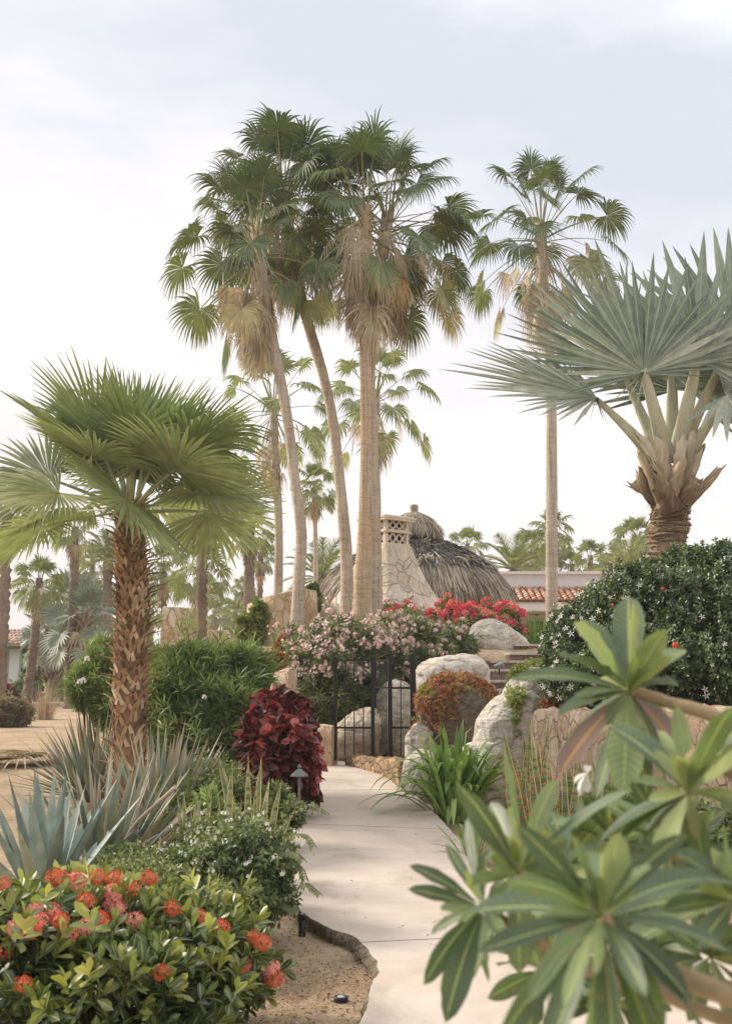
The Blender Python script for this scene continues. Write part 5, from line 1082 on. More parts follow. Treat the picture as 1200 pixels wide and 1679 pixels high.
# pink oleanders above the gate
pk = [cluster_mesh('flower_cluster', MT['fl_pink'], 13, .05, .03, FL5, t0) for t0 in (.3, .5, .65)] + [cluster_mesh('flower_cluster', MT['fl_pink'], 7, .035, .026, FL5, .85)]
T, P, Nn, r, lb = shrub('oleander', 'large oleander covered in pale pink flower heads behind the iron gate', 'flowering shrub',
    [(520, 1095, 18.6, 58, 60), (575, 1087, 18.3, 75, 66), (500, 1125, 18.2, 36, 50), (560, 1130, 18.0, 70, 60), (630, 1092, 18.8, 60, 62), (630, 1140, 18.4, 52, 50), (475, 1070, 19, 24, 36)], 'oleander', 4200, 9, .17, .025, seed=1, a0=15, a1=75, st=14, lump=.14, jitter=.1, tshift=.05)
yy = (Nn[:, 2] > .3) * 1. + (Nn[:, 2] > -.1) * .25 + .12; bias = yy * (P[:, 2] > at(550, 1150, 18)[2])
scatter_clusters(T, 'flower_cluster', pk, P, Nn, r, 330, bias=bias ** 2, mind=.075, sc=(.9, 1.35), cap=99)
T, P, Nn, r, lb = shrub('oleander', 'second oleander with sparse pink flowers, right of the largest one below the bougainvillea', 'flowering shrub',
    [(690, 1060, 19.4, 52, 46), (735, 1062, 19.6, 40, 40), (700, 1095, 19.0, 50, 44), (660, 1040, 19.8, 44, 36)], 'oleander', 2400, 9, .16, .025, seed=3, a0=15, a1=75, lump=.14, jitter=.1, tshift=.08)
scatter_clusters(T, 'flower_cluster', pk, P, Nn, r, 90, bias=((Nn[:, 2] > .45) + .05) ** 2, mind=.1, sc=(.7, 1.15))
# bougainvillea
bg_ = [cluster_mesh('flower_cluster', MT['fl_bou'], 12, .055, .034, BR3, t0, .12) for t0 in (.1, .3, .6, .85)]
T, P, Nn, r, lb = shrub('bougainvillea', 'bougainvillea with magenta, red and coral flowers in front of the thatched roof', 'flowering shrub',
    [(745, 1018, 21.8, 40, 24), (785, 1024, 21.6, 46, 30), (822, 1032, 21.2, 34, 34), (710, 1022, 21.9, 28, 16), (765, 1040, 21.3, 56, 28), (733, 992, 22, 9, 14)], 'bougain', 3000, 7, .08, .045, seed=4, lump=.18, jitter=.12, tshift=.1, prof='ovate', up=.6, rnd=.5, a1=95)
scatter_clusters(T, 'flower_cluster', bg_, P, Nn, r, 170, bias=((Nn[:, 2] > -.2) * (1 + (P[:, 2] > at(780, 1012, 21)[2]))), mind=.085, sc=(.7, 1.5), cap=99)
T, P, Nn, r, lb = shrub('bougainvillea', 'low magenta bougainvillea along the foot of the chimney between trunk and thatch', 'flowering shrub', [(655, 1004, 22.6, 34, 12), (625, 1010, 22.6, 30, 10)], 'bougain', 700, 7, .07, .04, seed=5, prof='ovate', st=4)
scatter_clusters(T, 'flower_cluster', bg_[:2], P, Nn, r, 30, mind=.09)

# green oleander (left)
T, P, Nn, r, lb = shrub('oleander', 'dense green oleander right of the broad palm trunk, almost without flowers', 'shrub',
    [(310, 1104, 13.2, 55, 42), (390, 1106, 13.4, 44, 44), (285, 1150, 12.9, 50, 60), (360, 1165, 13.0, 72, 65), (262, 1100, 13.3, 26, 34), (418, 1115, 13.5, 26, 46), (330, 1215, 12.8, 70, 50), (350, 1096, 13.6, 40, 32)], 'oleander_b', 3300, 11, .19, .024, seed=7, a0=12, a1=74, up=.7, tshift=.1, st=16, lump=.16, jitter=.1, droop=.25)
wf = [cluster_mesh('white_flower', MT['fl_white'], 4, .02, .024, FL5, .1)]
for x, y in ((335, 1143), (299, 1262), (325, 1254)): put(T, 'white_flower', wf[0], at(x, y, 12.25), A(0, -1, .4), 1.)
T, P, Nn, r, lb = shrub('oleander', 'bright green shrub with white blooms left of the broad palm trunk', 'shrub', [(165, 1112, 14.8, 30, 46), (140, 1125, 14.6, 24, 34), (178, 1150, 14.6, 26, 40), (170, 1075, 15, 18, 26)], 'oleander_b', 1900, 9, .13, .022, seed=9, tshift=.1)
for x, y in ((143, 1080), (137, 1116), (131, 1118)): put(T, 'white_flower', wf[0], at(x, y, 13.9), A(0, -1, .4), 1.3)
shrub('shrub', 'lime green leafy shrub showing left of the curved stone wall', 'shrub', [(425, 1010, 23, 14, 26), (402, 1016, 23, 16, 8), (412, 1040, 23, 20, 20)], 'vine_g', 420, 7, .12, .05, seed=10, prof='ovate', st=4)
shrub('shrub', 'dark green shrub on top of the curved stone wall, left of the thatch edge', 'shrub', [(512, 988, 26.5, 12, 30)], 'bougain', 500, 7, .1, .05, seed=12, prof='ovate', st=3)
shrub('shrub', 'low red-tinged shrub tucked left of the pink oleander above the tan stone block', 'shrub', [(452, 1085, 17.6, 14, 16), (462, 1060, 18.6, 10, 16)], 'vine', 260, 7, .09, .04, seed=13, prof='ovate', st=3)

# hedge with white star flowers
T, P, Nn, r, lb = shrub('hedge', 'large dark glossy hedge with white star flowers behind the retaining wall', 'hedge',
    [(935, 1075, 12.6, 46, 75, .8), (985, 1040, 12.4, 62, 80, .8), (950, 1120, 12.2, 58, 62, .7), (1050, 1000, 12.0, 70, 85, .8), (1040, 1090, 11.6, 85, 85, .7), (1120, 985, 11.6, 70, 85, .8), (1125, 1080, 11.2, 80, 90, .7), (1190, 980, 11.2, 66, 90, .8), (1210, 1080, 10.8, 80, 95, .7), (1290, 1000, 10.8, 90, 110, .8), (920, 1040, 13., 24, 34, .5)],
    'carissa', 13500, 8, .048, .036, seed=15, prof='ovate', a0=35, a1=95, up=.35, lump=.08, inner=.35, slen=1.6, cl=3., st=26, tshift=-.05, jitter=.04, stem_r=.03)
sf = MB(); inst(sf, ST5, A(0, 0, 0)[None], A(0, 0, 1), .042, .1); sfm = sf.mesh('star_flower', MT['fl_white'], smooth=False)
w_ = (r > .93) & (Nn[:, 1] < 0); idx = rng.permutation(np.where(w_)[0]); got = []
for i in idx:
    left = P[i][0] < 2.75
    if rng.random() < (.9 if left else .1): got.append(i)
    if len(got) >= 92: break
for i in got: put(T, 'star_flower', sfm, P[i] + Nn[i] * .05, nrm(Nn[i] + A(0, -.6, .2)), rng.uniform(.55, 1.1))
for (x, y, sz) in ((1106, 1058, 1.), (918, 1100, .45), (1004, 992, .5), (1086, 965, .5), (1040, 1137, .5)):
    mb = MB(); blobs(mb, A(0, 0, 0), .026 * sz, .5, I2, I2f, (1, 1, 1.15)); o = bpy.data.objects.new('fruit', mb.mesh('fruit', MT['fruit'])); COL.objects.link(o); o.parent = T
    Dq = 10.95 if x > 1000 else 12.; 
    dd = np.linalg.norm((P - at(x, y, 11.))[:, [0, 2]], axis=1); near = np.where(dd < .25)[0]; Dq = P[near][:, 1].min() - .02 if len(near) else Dq
    o.location = [float(v) for v in at(x, y, Dq) - np.array(T.location)]

# copper-leaved shrub
shrub('copperleaf_shrub', 'dark red copper-leaved shrub at the left edge of the path behind the path lamp', 'shrub',
    [(451.0, 1176.2, 11.9, 36.1, 37.8), (485.4, 1185.2, 12.0, 27.5, 36.1), (429.5, 1203.2, 11.8, 31.0, 36.1), (468.2, 1225.7, 11.6, 43.0, 47.3), (498.3, 1239.2, 11.9, 20.6, 34.4), (451.0, 1270.7, 11.5, 43.0, 36.1), (489.7, 1284.2, 11.6, 27.5, 31.0), (455.3, 1153.7, 12.0, 13.8, 18.9), (475.1, 1156.4, 12.0, 17.2, 17.2)], 'copper', 640, 7, .16, .105, seed=20, jitter=.12, stray=.4, prof='ovate', a0=35, a1=105, up=.3, fold=.45, droop=.5, K=4, cl=3, tshift=-.08, slen=.6, tipup=.95, st=12, lump=.14, rnd=.5)

# ixora, foreground left
T, P, Nn, r, lb = shrub('ixora_shrub', 'ixora shrub with coral red flower heads filling the lower left foreground', 'flowering shrub',
    [(60, 1520, 5.1, 110, 70, .45), (180, 1520, 5.3, 110, 75, .4), (290, 1540, 5.4, 90, 75, .4), (60, 1600, 4.8, 90, 80, .4), (180, 1620, 4.8, 120, 90, .45), (300, 1620, 5., 100, 80, .4), (375, 1560, 5.5, 62, 80, .35), (410, 1600, 5.5, 38, 40, .25), (-60, 1560, 5, 110, 90, .4), (120, 1475, 5.6, 120, 36, .3)], 'ixora', 1120, 8, .088, .036, seed=23, prof='obov', a0=18, a1=82, up=.75, K=5, fold=.3, inner=.3, cl=5, tshift=-.02, droop=.2, tipup=.55, st=34, stem_r=.011, lump=.15, rnd=.45, jitter=.1, slen=.9)
ix = [cluster_mesh('flower_cluster', MT['fl_ix'], 48, .034, .0095, FL4, t0, .16, .6) for t0 in (.75, .55, .15)]
pos_ix = [(58, 1492, 0), (103, 1443, 1), (128, 1440, 1), (62, 1512, 1), (27, 1521, 0), (130, 1452, 0), (187, 1464, 0), (184, 1480, 0), (194, 1490, 0), (193, 1503, 1), (222, 1509, 0), (160, 1440, 2), (98, 1510, 2), (142, 1520, 0), (163, 1508, 2), (115, 1532, 1), (188, 1440, 2), (244, 1441, 2), (214, 1459, 2), (283, 1490, 2), (327, 1502, 2), (10, 1562, 2), (264, 1595, 2), (402, 1583, 1), (395, 1588, 2), (443, 1588, 0), (430, 1546, 2), (415, 1537, 2), (93, 1440, 2), (38, 1614, 2), (53, 1526, 2), (140, 1478, 2), (84, 1496, 1), (362, 1520, 2), (448, 1605, 2), (5, 1450, 2)]
for x, y, m in pos_ix:
    q = at(x, y, 5.); dd = np.linalg.norm((P / P[:, 1:2] - q / q[1])[:, [0, 2]] if False else np.c_[P[:, 0] / P[:, 1] - q[0] / q[1], (P[:, 2] - CAMZ) / P[:, 1] - (q[2] - CAMZ) / q[1]], axis=1)
    near = np.where(dd < .012)[0]; Dq = np.percentile(P[near][:, 1], 8) - .02 if len(near) else 5.; Dq = max(Dq, 4.3)
    put(T, 'flower_cluster', ix[m], at(x, y, Dq), nrm(A(rng.normal() * .2, -.55, 1)), rng.uniform(1., 1.5) * Dq / 5.2)

# jasmine-like low shrub by the path and its neighbours
T, P, Nn, r, lb = shrub('jasmine_shrub', 'low leafy shrub with small white and pink flowers spilling over the path edge', 'flowering shrub',
    [(410, 1395, 7.3, 70, 50, .35), (440, 1430, 7.2, 48, 60, .35), (350, 1420, 7.2, 70, 55, .4), (390, 1465, 7., 75, 45, .35), (300, 1440, 7.2, 60, 50, .4), (420, 1480, 7.1, 46, 36, .25), (350, 1370, 7.8, 60, 28, .3)], 'jasmine', 2300, 7, .052, .024, seed=27, prof='ovate', a0=30, a1=95, up=.2, droop=.5, rnd=.5, lump=.16, inner=.4, slen=1.5, cl=5, st=30, stem_r=.006, K=4, jitter=.12)
jf = [cluster_mesh('flower', MT['fl_white'], 3, .012, .012, FL5, .3, .4)]
scatter_clusters(T, 'flower', jf, P, Nn, r, 60, mind=.06, bias=(Nn[:, 2] > .1) * (P[:, 2] > at(400, 1430, 7.2)[2]) * 1., sc=(.7, 1.2))
def sprays(name, T, starts, mat, L=.05, W=.022):
    mb, sb = MB(), MB()
    for pts in starts:
        Q = spline(pts, 16); tube(sb, Q, np.linspace(.004, .0015, 16), 5, .5, cap=False); t_, s_, n_ = frames(Q); q = np.arange(4, 16)
        for sg in (-1, 1): blades(mb, Q[q], t_[q] * .5 + s_[q] * sg + A(0, 0, -.2), L * rng.uniform(.7, 1.1, 12), W, .9, .3, 'ovate', 5, rng.uniform(.4, .8, 12), hint=A(0, -.3, 1))
    mb.build(name, MT[mat], T); sb.build('twigs', MT['stem'], T)
sprays('side_sprays', T, [[at(430, 1400, 7.2), at(470, 1345, 7.1), at(508, 1318, 7.05), at(534, 1330, 7.0)], [at(440, 1420, 7.1), at(470, 1375, 7.), at(500, 1368, 6.95), at(514, 1385, 6.9)], [at(430, 1470, 7), at(470, 1470, 6.9), at(500, 1448, 6.85), at(522, 1462, 6.8)],
    [at(440, 1440, 7.1), at(470, 1415, 7), at(492, 1420, 6.95), at(500, 1440, 6.9)], [at(440, 1470, 7), at(468, 1485, 6.9), at(488, 1492, 6.85)], [at(440, 1430, 7.1), at(462, 1400, 7), at(484, 1398, 6.95), at(496, 1408, 6.9)]], 'jasmine')
shrub('ground_shrub', 'sprawling small-leaved green shrub behind the ixora, left of the white-flowered low shrub', 'shrub', [(230, 1430, 6.7, 60, 30, .35), (280, 1450, 6.6, 50, 30, .3), (210, 1405, 7.3, 46, 22, .3), (330, 1480, 6.5, 50, 30, .3)], 'jasmine', 1100, 7, .036, .02, seed=29, prof='ovate', a0=30, a1=95, up=.3, rnd=.6, lump=.18, inner=.4, slen=2, tshift=.08, st=18, stem_r=.005, jitter=.15)
shrub('ground_shrub', 'rounded small-leaved shrub between the dry-tipped agave and the copper-leaved shrub', 'shrub', [(320, 1290, 10., 55, 36, .4), (365, 1305, 9.8, 40, 36, .4), (300, 1330, 9.6, 40, 32, .35), (345, 1270, 10.4, 36, 24, .3)], 'jasmine', 1500, 7, .06, .03, seed=31, prof='ovate', a0=30, a1=95, up=.3, rnd=.5, lump=.14, slen=1.4, st=18, stem_r=.008, jitter=.1)
shrub('ground_shrub', 'leafy green sprig below the path lamp, in front of the copper-leaved shrub', 'shrub', [(452, 1310, 10.2, 26, 26, .2), (480, 1335, 9.9, 20, 26, .2), (425, 1330, 9.8, 26, 24, .2)], 'jasmine', 380, 7, .065, .034, seed=33, prof='ovate', a0=30, a1=95, rnd=.5, st=8, stem_r=.006, jitter=.15, tshift=.12)
shrub('ground_shrub', 'bright broad-leaved young plant among the left sword-leaved clump', 'plant', [(345, 1325, 8.9, 24, 26, .12), (370, 1340, 8.8, 16, 18, .1)], 'oleander_b', 46, 7, .12, .05, seed=35, prof='ovate', a0=20, a1=75, up=1.2, tshift=.25, st=4, stem_r=.005)
# euphorbia-like red flowered tuft
def tuft(name, label, cat, bp, D, n, L, W, mat, spread=.5, droop=.3, prof='spike', rad=.12, K=6, fold=.3, tint=(.2, .8), group=None, flw=None, up=1., stiff=.1, aim=(0, 0, 0), part='leaves'):
    b = np.asarray(bp, float); T = root(name, label, cat, b, group); mb = MB()
    az = rng.uniform(0, 6.28, n); e = np.abs(rng.normal(size=n)) * spread; d = np.stack([np.cos(az) * np.sin(e), np.sin(az) * np.sin(e), np.cos(e) * up], -1) + np.asarray(aim, float)
    B = b + np.stack([np.cos(az), np.sin(az), az * 0], -1) * (rad * rng.random(n))[:, None]
    blades(mb, B, d, L * rng.uniform(.6, 1.1, n), W * rng.uniform(.8, 1.15, n), droop * rng.uniform(.4, 1.4, n), fold, prof, K, rng.uniform(*tint, n), hint=np.stack([-np.cos(az), -np.sin(az), az * 0 + .6], -1), stiff=stiff)
    mb.build(part, MT[mat], T); return T
g_ = on(885, 1385); T = tuft('coral_plant', 'fine-stemmed green tuft dotted with small orange-red flowers beside the variegated sword leaves', 'plant', A(at(885, 1110, 9.7)[0], 9.7, G(at(885, 1110, 9.7)[0], 9.7)), 9.7, 260, .6, .008, 'bougain', .36, .5, rad=.12, part='stems')
mb = MB(); c0 = at(885, 1300, 9.6); Pf = c0 + rng.normal(size=(60, 3)) * A(.13, .1, .14); blobs(mb, Pf, .008, rng.random(60) * .3, sc=(.6, .6, 1.8)); tag(mb.build('flowers', MT['fl_ix'], T), kind='stuff')

# ------------------------------------------------------------------ agaves, lilies, sword leaves
def agave(label, px, py, D, items, mat, seedgrp=None, dry=None, dryn=0, dryL=1., name='agave'):
    b = at(px, py, D); b[2] = G(b[0], b[1]); T = root(name, label, 'agave', b, seedgrp); mb = MB()
    for (n, L, W, e0, e1, drp, aim) in items:
        i = np.arange(n); az = i * 2.39996 + rng.normal(size=n) * .15; e = np.radians(e0 + (e1 - e0) * ((i + .5) / n) ** .9 + rng.normal(size=n) * 4)
        h = np.stack([np.cos(az), np.sin(az), az * 0], -1); d = h * np.sin(e)[:, None] + A(0, 0, 1) * np.cos(e)[:, None] + np.asarray(aim, float)
        blades(mb, b + h * .06 + A(0, 0, .05), d, L * rng.uniform(.82, 1.1, n), W * rng.uniform(.85, 1.1, n), drp * rng.uniform(.2, 1.5, n), .55, 'agave', 9, rng.random(n), hint=-h + A(0, 0, .8), stiff=.15, wave=.08)
    mb.build('leaves', MT[mat], T)
    if dryn:
        mb = MB(); az = rng.uniform(0, 6.28, dryn); e = np.radians(rng.uniform(25, 75, dryn)); h = np.stack([np.cos(az), np.sin(az), az * 0], -1); d = h * np.sin(e)[:, None] + A(0, 0, 1) * np.cos(e)[:, None] + A(.5, 0, .1)
        blades(mb, b + h * .08, d, dryL * rng.uniform(.6, 1.1, dryn), .03, .15 * rng.normal(size=dryn), .8, 'agave', 8, rng.random(dryn), wave=.5); mb.build('withered_leaves', MT['dry'], T)
    return T
GA = 'agaves in the left bed'
agave('large blue agave with broad smooth leaves in the left foreground, behind the ixora', 75, 1430, 7.6, [(46, .92, .085, 4, 58, .14, (0, -.05, .15))], 'agave', GA)
agave('clump of narrow agave leaves with brown tips right of the large blue agave', 170, 1400, 8.4, [(60, 1.0, .05, 4, 55, .08, (.15, 0, .2))], 'agave_d', GA, dryn=16, dryL=.95)
agave('tall grey agave clump with dry pale tips leaning right before the green oleander', 262, 1340, 10., [(90, 1.08, .05, 2, 50, .05, (.2, 0, .25))], 'agave_d', GA, dryn=14, dryL=1.1)
agave('spiky agave with thin arching leaves at the foot of the broad palm', 152, 1250, 12.9, [(130, .98, .034, 4, 82, .08, (-.15, -.05, .1))], 'agave_d', GA)
mb = MB(); q = [at(196, 1395, 8.), at(222, 1352, 7.95), at(258, 1318, 7.9), at(288, 1291, 7.85)]; q[0][2] = max(q[0][2], 0)
tube(mb, spline(q, 12), np.linspace(.012, .016, 12), 7, .5, jit=.06); o = mb.build('dry_stalk', MT['dry'], loc=q[0]); tag(o, 'pale dry flower stalk leaning right across the agave clumps', 'dead stalk')
mb = MB(); q = [at(227, 1375, 8.3), at(226, 1330, 8.3), at(229, 1285, 8.3)]; tube(mb, spline(q, 8), [.01, .009, .008, .008, .009, .012, .012, .008], 6, .6, jit=.1); o = mb.build('dry_stalk', MT['dry'], loc=q[0]); tag(o, 'short upright broken grey stalk beside the agave clump', 'dead stalk')

# lilies
def gp(px, py): p = on(px, py); return p
T = tuft('lily_clump', 'lush clump of bright green strap leaves at the right edge of the path', 'plant', (at(745, 1110, 12.)[0], 12., G(at(745, 1110, 12.)[0], 12.)), 12, 150, .98, .062, 'lily', .5, .75, 'strap', .2, 9, .35, tint=(.1, .95), stiff=.3)
p = gp(775, 1418); tuft('lily_clump', 'small clump of strap leaves beside the path, half hidden by the plumeria', 'plant', p, p[1], 34, .42, .03, 'lily', .75, .45, 'strap', .08, 7, .35, tint=(.1, .8), stiff=.3)
# sword leaves
def swords(label, cx, D, n, spx, L, W, grp, lean=.12):
    c = at(cx, 1110, D); b = A(c[0], D, G(c[0], D)); T = root('snake_plant', label, 'plant', b, grp); mb = MB(); m = m_px(D)
    B = b + np.stack([rng.uniform(-spx, spx, n) * m, rng.normal(size=n) * .14, np.zeros(n)], -1); d = np.stack([rng.normal(size=n) * lean, rng.normal(size=n) * lean, np.ones(n)], -1)
    h = nrm(np.stack([rng.normal(size=n) * .35, -np.ones(n), np.zeros(n)], -1))
    blades(mb, B, d, L * rng.uniform(.55, 1.1, n), W * rng.uniform(.8, 1.15, n), .04 * rng.normal(size=n), .35, 'agave', 8, rng.random(n), hint=h, wave=.15); mb.build('leaves', MT['snake'], T); return T
GS = 'clumps of yellow-edged sword leaves'
swords('clump of yellow-edged sword leaves left of the coral tuft at the foot of the boulders', 856, 10.6, 22, 26, 1.12, .085, GS)
swords('wide clump of yellow-edged sword leaves before the retaining wall, right of the coral tuft', 945, 9.9, 52, 70, .9, .08, GS)
swords('sparse sword leaves behind the low white-flowered shrub on the left', 398, 8.5, 24, 40, 1.0, .075, GS, .2)
swords('pale sword leaves at the left end of the low white-flowered shrub', 325, 8.2, 10, 12, .8, .06, GS, .15)
swords('two yellowing sword leaves beside the dry-tipped agaves', 258, 8.2, 3, 6, .42, .045, GS, .3)
shrub('ground_shrub', 'low mixed greenery at the foot of the retaining wall, right of the sword leaves', 'shrub', [(1010, 1350, 9.2, 50, 50, .3), (1080, 1370, 8.7, 60, 46, .3), (1160, 1360, 8.4, 60, 40, .3)], 'jasmine', 800, 7, .07, .035, seed=37, prof='ovate', a0=30, a1=95, rnd=.5, st=10, stem_r=.008)

# vines on boulders
def vine(label, specs, mat, n=1800, L=.045, W=.03, dens=7):
    """leafy trails laid over the surfaces of rocks that are already there"""
    rows = []
    for (bk, x0, x1, y0, y1, wgt) in specs:
        V = BV[bk]; Dm = V[:, 1]; px = 600 + V[:, 0] / Dm * FPX; pz = HORIZON - (V[:, 2] - CAMZ) / Dm * FPX; c = V.mean(0)
        m = (px > x0) & (px < x1) & (pz > y0) & (pz < y1) & ((V[:, 1] < c[1] + .1) | (V[:, 2] > c[2] + .2)); V2 = V[m]
        keep = rng.random(len(V2)) < wgt * (.35 + .65 * (clump(V2, 6, bk) > -.25)); rows.append(np.c_[V2[keep], nrm(V2[keep] - c)])
    R0 = np.vstack(rows); idx = rng.choice(len(R0), n); P = R0[idx, :3] + R0[idx, 3:] * rng.uniform(.01, .07, (n, 1)) + rng.normal(size=(n, 3)) * .02; Nn = R0[idx, 3:]
    b = P[np.argmin(P[:, 2])]; T = root('trailing_vine', label, 'vine', b); mb = MB()
    shoots(mb, P, Nn + A(0, -.2, -.1) + rng.normal(size=P.shape) * .5, dens, L, W, 30, 100, 1.2, np.clip(.5 + .3 * clump(P, 5, 2) + .22 * rng.normal(size=n), 0, 1), prof='ovate', K=3); mb.build('foliage', MT[mat], T)
vine('orange and yellow-green vine draped over the dark boulder', [(3, 690, 815, 1100, 1136, 1.), (3, 680, 728, 1105, 1205, .8), (3, 728, 748, 1130, 1175, .7), (3, 790, 820, 1115, 1165, .6)], 'vine', 1700, .04, .026)
vine('lime green vine trailing over the creased grey boulder from beside the steps', [(5, 826, 858, 1135, 1160, .9), (5, 836, 848, 1150, 1210, .9), (4, 830, 866, 1095, 1112, 1.)], 'vine_g', 420, .035, .024)
shrub('trailing_vine', 'yellow-green creeper spilling over the stone steps below the hedge', 'vine', [(884, 1090, 15.5, 22, 8, .3), (850, 1110, 15., 10, 12, .2), (838, 1132, 14.4, 8, 18, .12)], 'vine_g', 330, 7, .045, .03, seed=41, prof='ovate', rnd=.6, st=3, stem_r=.006)
shrub('trailing_vine', 'dark reddish creeper in the crevice between the creased boulder and the wall', 'vine', [(900, 1170, 12.2, 18, 28, .15), (890, 1200, 12.2, 12, 22, .1)], 'vine', 260, 7, .04, .026, seed=43, prof='ovate', rnd=.6, st=3, stem_r=.005, tshift=.4)

# plants at the head of the steps, by the house
tuft('grass_tuft', 'strappy green tuft at the head of the stone steps in front of the house', 'plant', A(at(885, 1110, 22.)[0], 22., G(at(885, 1110, 22.)[0], 22.)), 22, 120, .75, .035, 'lily', .5, .4, 'spike', .25, 6, tint=(0, .5))
shrub('shrub', 'dark shrub in shade against the house wall behind the top step', 'shrub', [(862, 1040, 27, 22, 16), (890, 1045, 27, 18, 14), (835, 1030, 28, 20, 20)], 'bougain', 500, 7, .1, .05, seed=45, prof='ovate', tshift=-.3, st=5)

# far left beds
def far_shrub(label, lobes, mat, n, L, W, seed, cat='shrub', **kw):
    return shrub('shrub', label, cat, lobes, mat, n, 7, L, W, seed=seed, prof='lance', rnd=.6, st=5, inner=.2, **kw)
far_shrub('wide brown twiggy shrub behind the far left palms', [(95, 1090, 58, 60, 46), (150, 1085, 56, 40, 50), (190, 1080, 56, 30, 50), (40, 1095, 62, 40, 36)], 'scrub', 1500, .3, .09, 50)
far_shrub('dark green shrub with orange flowers beside the outbuilding column', [(42, 1135, 52, 22, 18), (62, 1138, 52, 20, 16)], 'bougain', 500, .25, .12, 51)
far_shrub('grey-green rounded shrub right of the young silver palm trunk', [(110, 1130, 50, 14, 18)], 'fan_far', 240, .25, .08, 52)
far_shrub('dry rounded shrub at the left edge beyond the sand', [(14, 1170, 30, 34, 24)], 'scrub', 700, .16, .05, 53)
far_shrub('dark red shrub at the foot of the outbuilding column', [(8, 1140, 50, 16, 16)], 'copper', 240, .25, .15, 54)
tuft('dry_grass', 'tuft of dry straw-coloured grass on the sand before the kerb', 'dry grass', on(73, 1180), 30, 160, 1.1, .03, 'dry', .4, .3, rad=.3)
T = root('fallen_frond', 'heap of dry grey palm fronds lying on the sand at the left edge', 'dead fronds', on(35, 1262)); 
for k in range(5):
    mb = MB(); c = on(8 + 24 * k, 1254) + A(0, .3 * rng.normal(), .1); fan(mb, c, A(rng.normal() * .6 - .6, rng.normal() * .5, .05), A(.1 * rng.normal(), .1, 1), 1.3, 26, 3., .35, .25, .2, .45, .1, ragged=1.5, wid=.7); mb.build('frond', MT['dry'], T)
# distant tree line
lb = []
for x in np.arange(-90, 100, 9.):
    if -34 < x / 130 * 100 < 200: pass
    D_ = 118 + rng.normal() * 6; h = rng.uniform(2.6, 4.2); lb.append((A(x, D_, h * .5), A(7.5, 4, h)))
P, Nn, r = surf(lb, 7500, 3, .1, .14, zmin=0.3); mb = MB(); shoots(mb, P, Nn + A(0, 0, .3) + rng.normal(size=P.shape) * .5, 6, .9, .3, 20, 90, .6, np.clip(.5 + .2 * clump(P, .5) + .1 * rng.normal(size=len(P)), 0, 1), prof='lance', K=3)
tag(mb.build('distant_trees', MT['grove']), 'hazy belt of distant green trees along the horizon', 'trees', kind='stuff')
# ------------------------------------------------------------------ plumeria in the near foreground
PL_ = root('plumeria', 'blurred plumeria with long paddle leaves filling the lower right foreground', 'plant', (1.75, 1.9, float(G(1.75, 1.9))))
def rosette(c, D, tips, W=.3, tint=.5, mat='plumeria', name='leaf_cluster', dep=.12, droopk=.15, extra=True):
    C_ = at(*c, D); mb = MB(); s_ = m_px(D)
    for t in tips:
        x, y = t[0], t[1]; tt = t[2] if len(t) > 2 else tint + rng.normal() * .2; wk = t[3] if len(t) > 3 else 1.; dd = t[4] if len(t) > 4 else rng.uniform(-dep, dep * .3)
        T_ = at(x, y, D + dd); v = T_ - C_; L = np.linalg.norm(v); d = nrm(v + A(0, 0, .1 * L)); 
        hint = nrm(A(rng.normal() * .6, -.7 + .35 * rng.normal(), .75)); n_ = nrm(hint - d * np.dot(hint, d))
        a = C_ + d * .012
        blades(mb, a, d, L * 1.02, max(.032, L * W * rng.uniform(.75, 1.0)) * wk, droopk * rng.uniform(.2, 2.2), rng.uniform(.15, .55), 'obov', 12, np.clip(tt * .85 - .03, 0, 1), hint=n_, stiff=.2, wave=.1)
    if mat == 'plumeria' and extra:      # smaller young leaves round the growing tip and a few more behind
        m_ = 9; dd = nrm(rng.normal(size=(m_, 3)) * A(1, .6, 1) + A(0, -.3, .5)); blades(mb, np.tile(C_, (m_, 1)), dd, rng.uniform(.05, .1, m_) * D / 1.8, .022 * D / 1.8, .1, .35, 'obov', 8, rng.uniform(.5, 1, m_), hint=A(0, -.8, .6))
        m_ = 6; dd = nrm(rng.normal(size=(m_, 3)) * A(1, .5, .9) + A(0, .9, -.1)); blades(mb, np.tile(C_, (m_, 1)), dd, rng.uniform(.12, .19, m_), .045, .25, .35, 'obov', 9, rng.uniform(0, .5, m_), hint=A(0, -.5, 1))
    return mb.build(name, MT[mat], PL_)
# upper rosette
c1 = (1031, 1132)
rosette(c1, 2.0, [(944, 1038, .85, 1.25), (1036, 999, .8, 1.1), (1030, 985, .3, .9, .12), (1086, 1043, .8, 1.15), (1006, 1050, .3, .8, .1), (925, 1080, .15, 1.1), (850, 1103, .35, .6), (1100, 1122, .15, 1.1), (928, 1178, .1, 1.1), (948, 1138, .65, .8), (985, 1296, .35, .75), (1022, 1292, .75, 1.05, -.1), (1058, 1300, .12, .8, .05), (1082, 1262, .15, 1., .08), (1000, 1180, .5, .8), (1060, 1075, .4, .7, .1)], W=.32)
rosette(c1, 2.0, [(924, 1256, .35, .9, -.05), (1104, 1222, .6, 1.2, -.05)], W=.3, mat='plu_dead', name='withered_leaf')
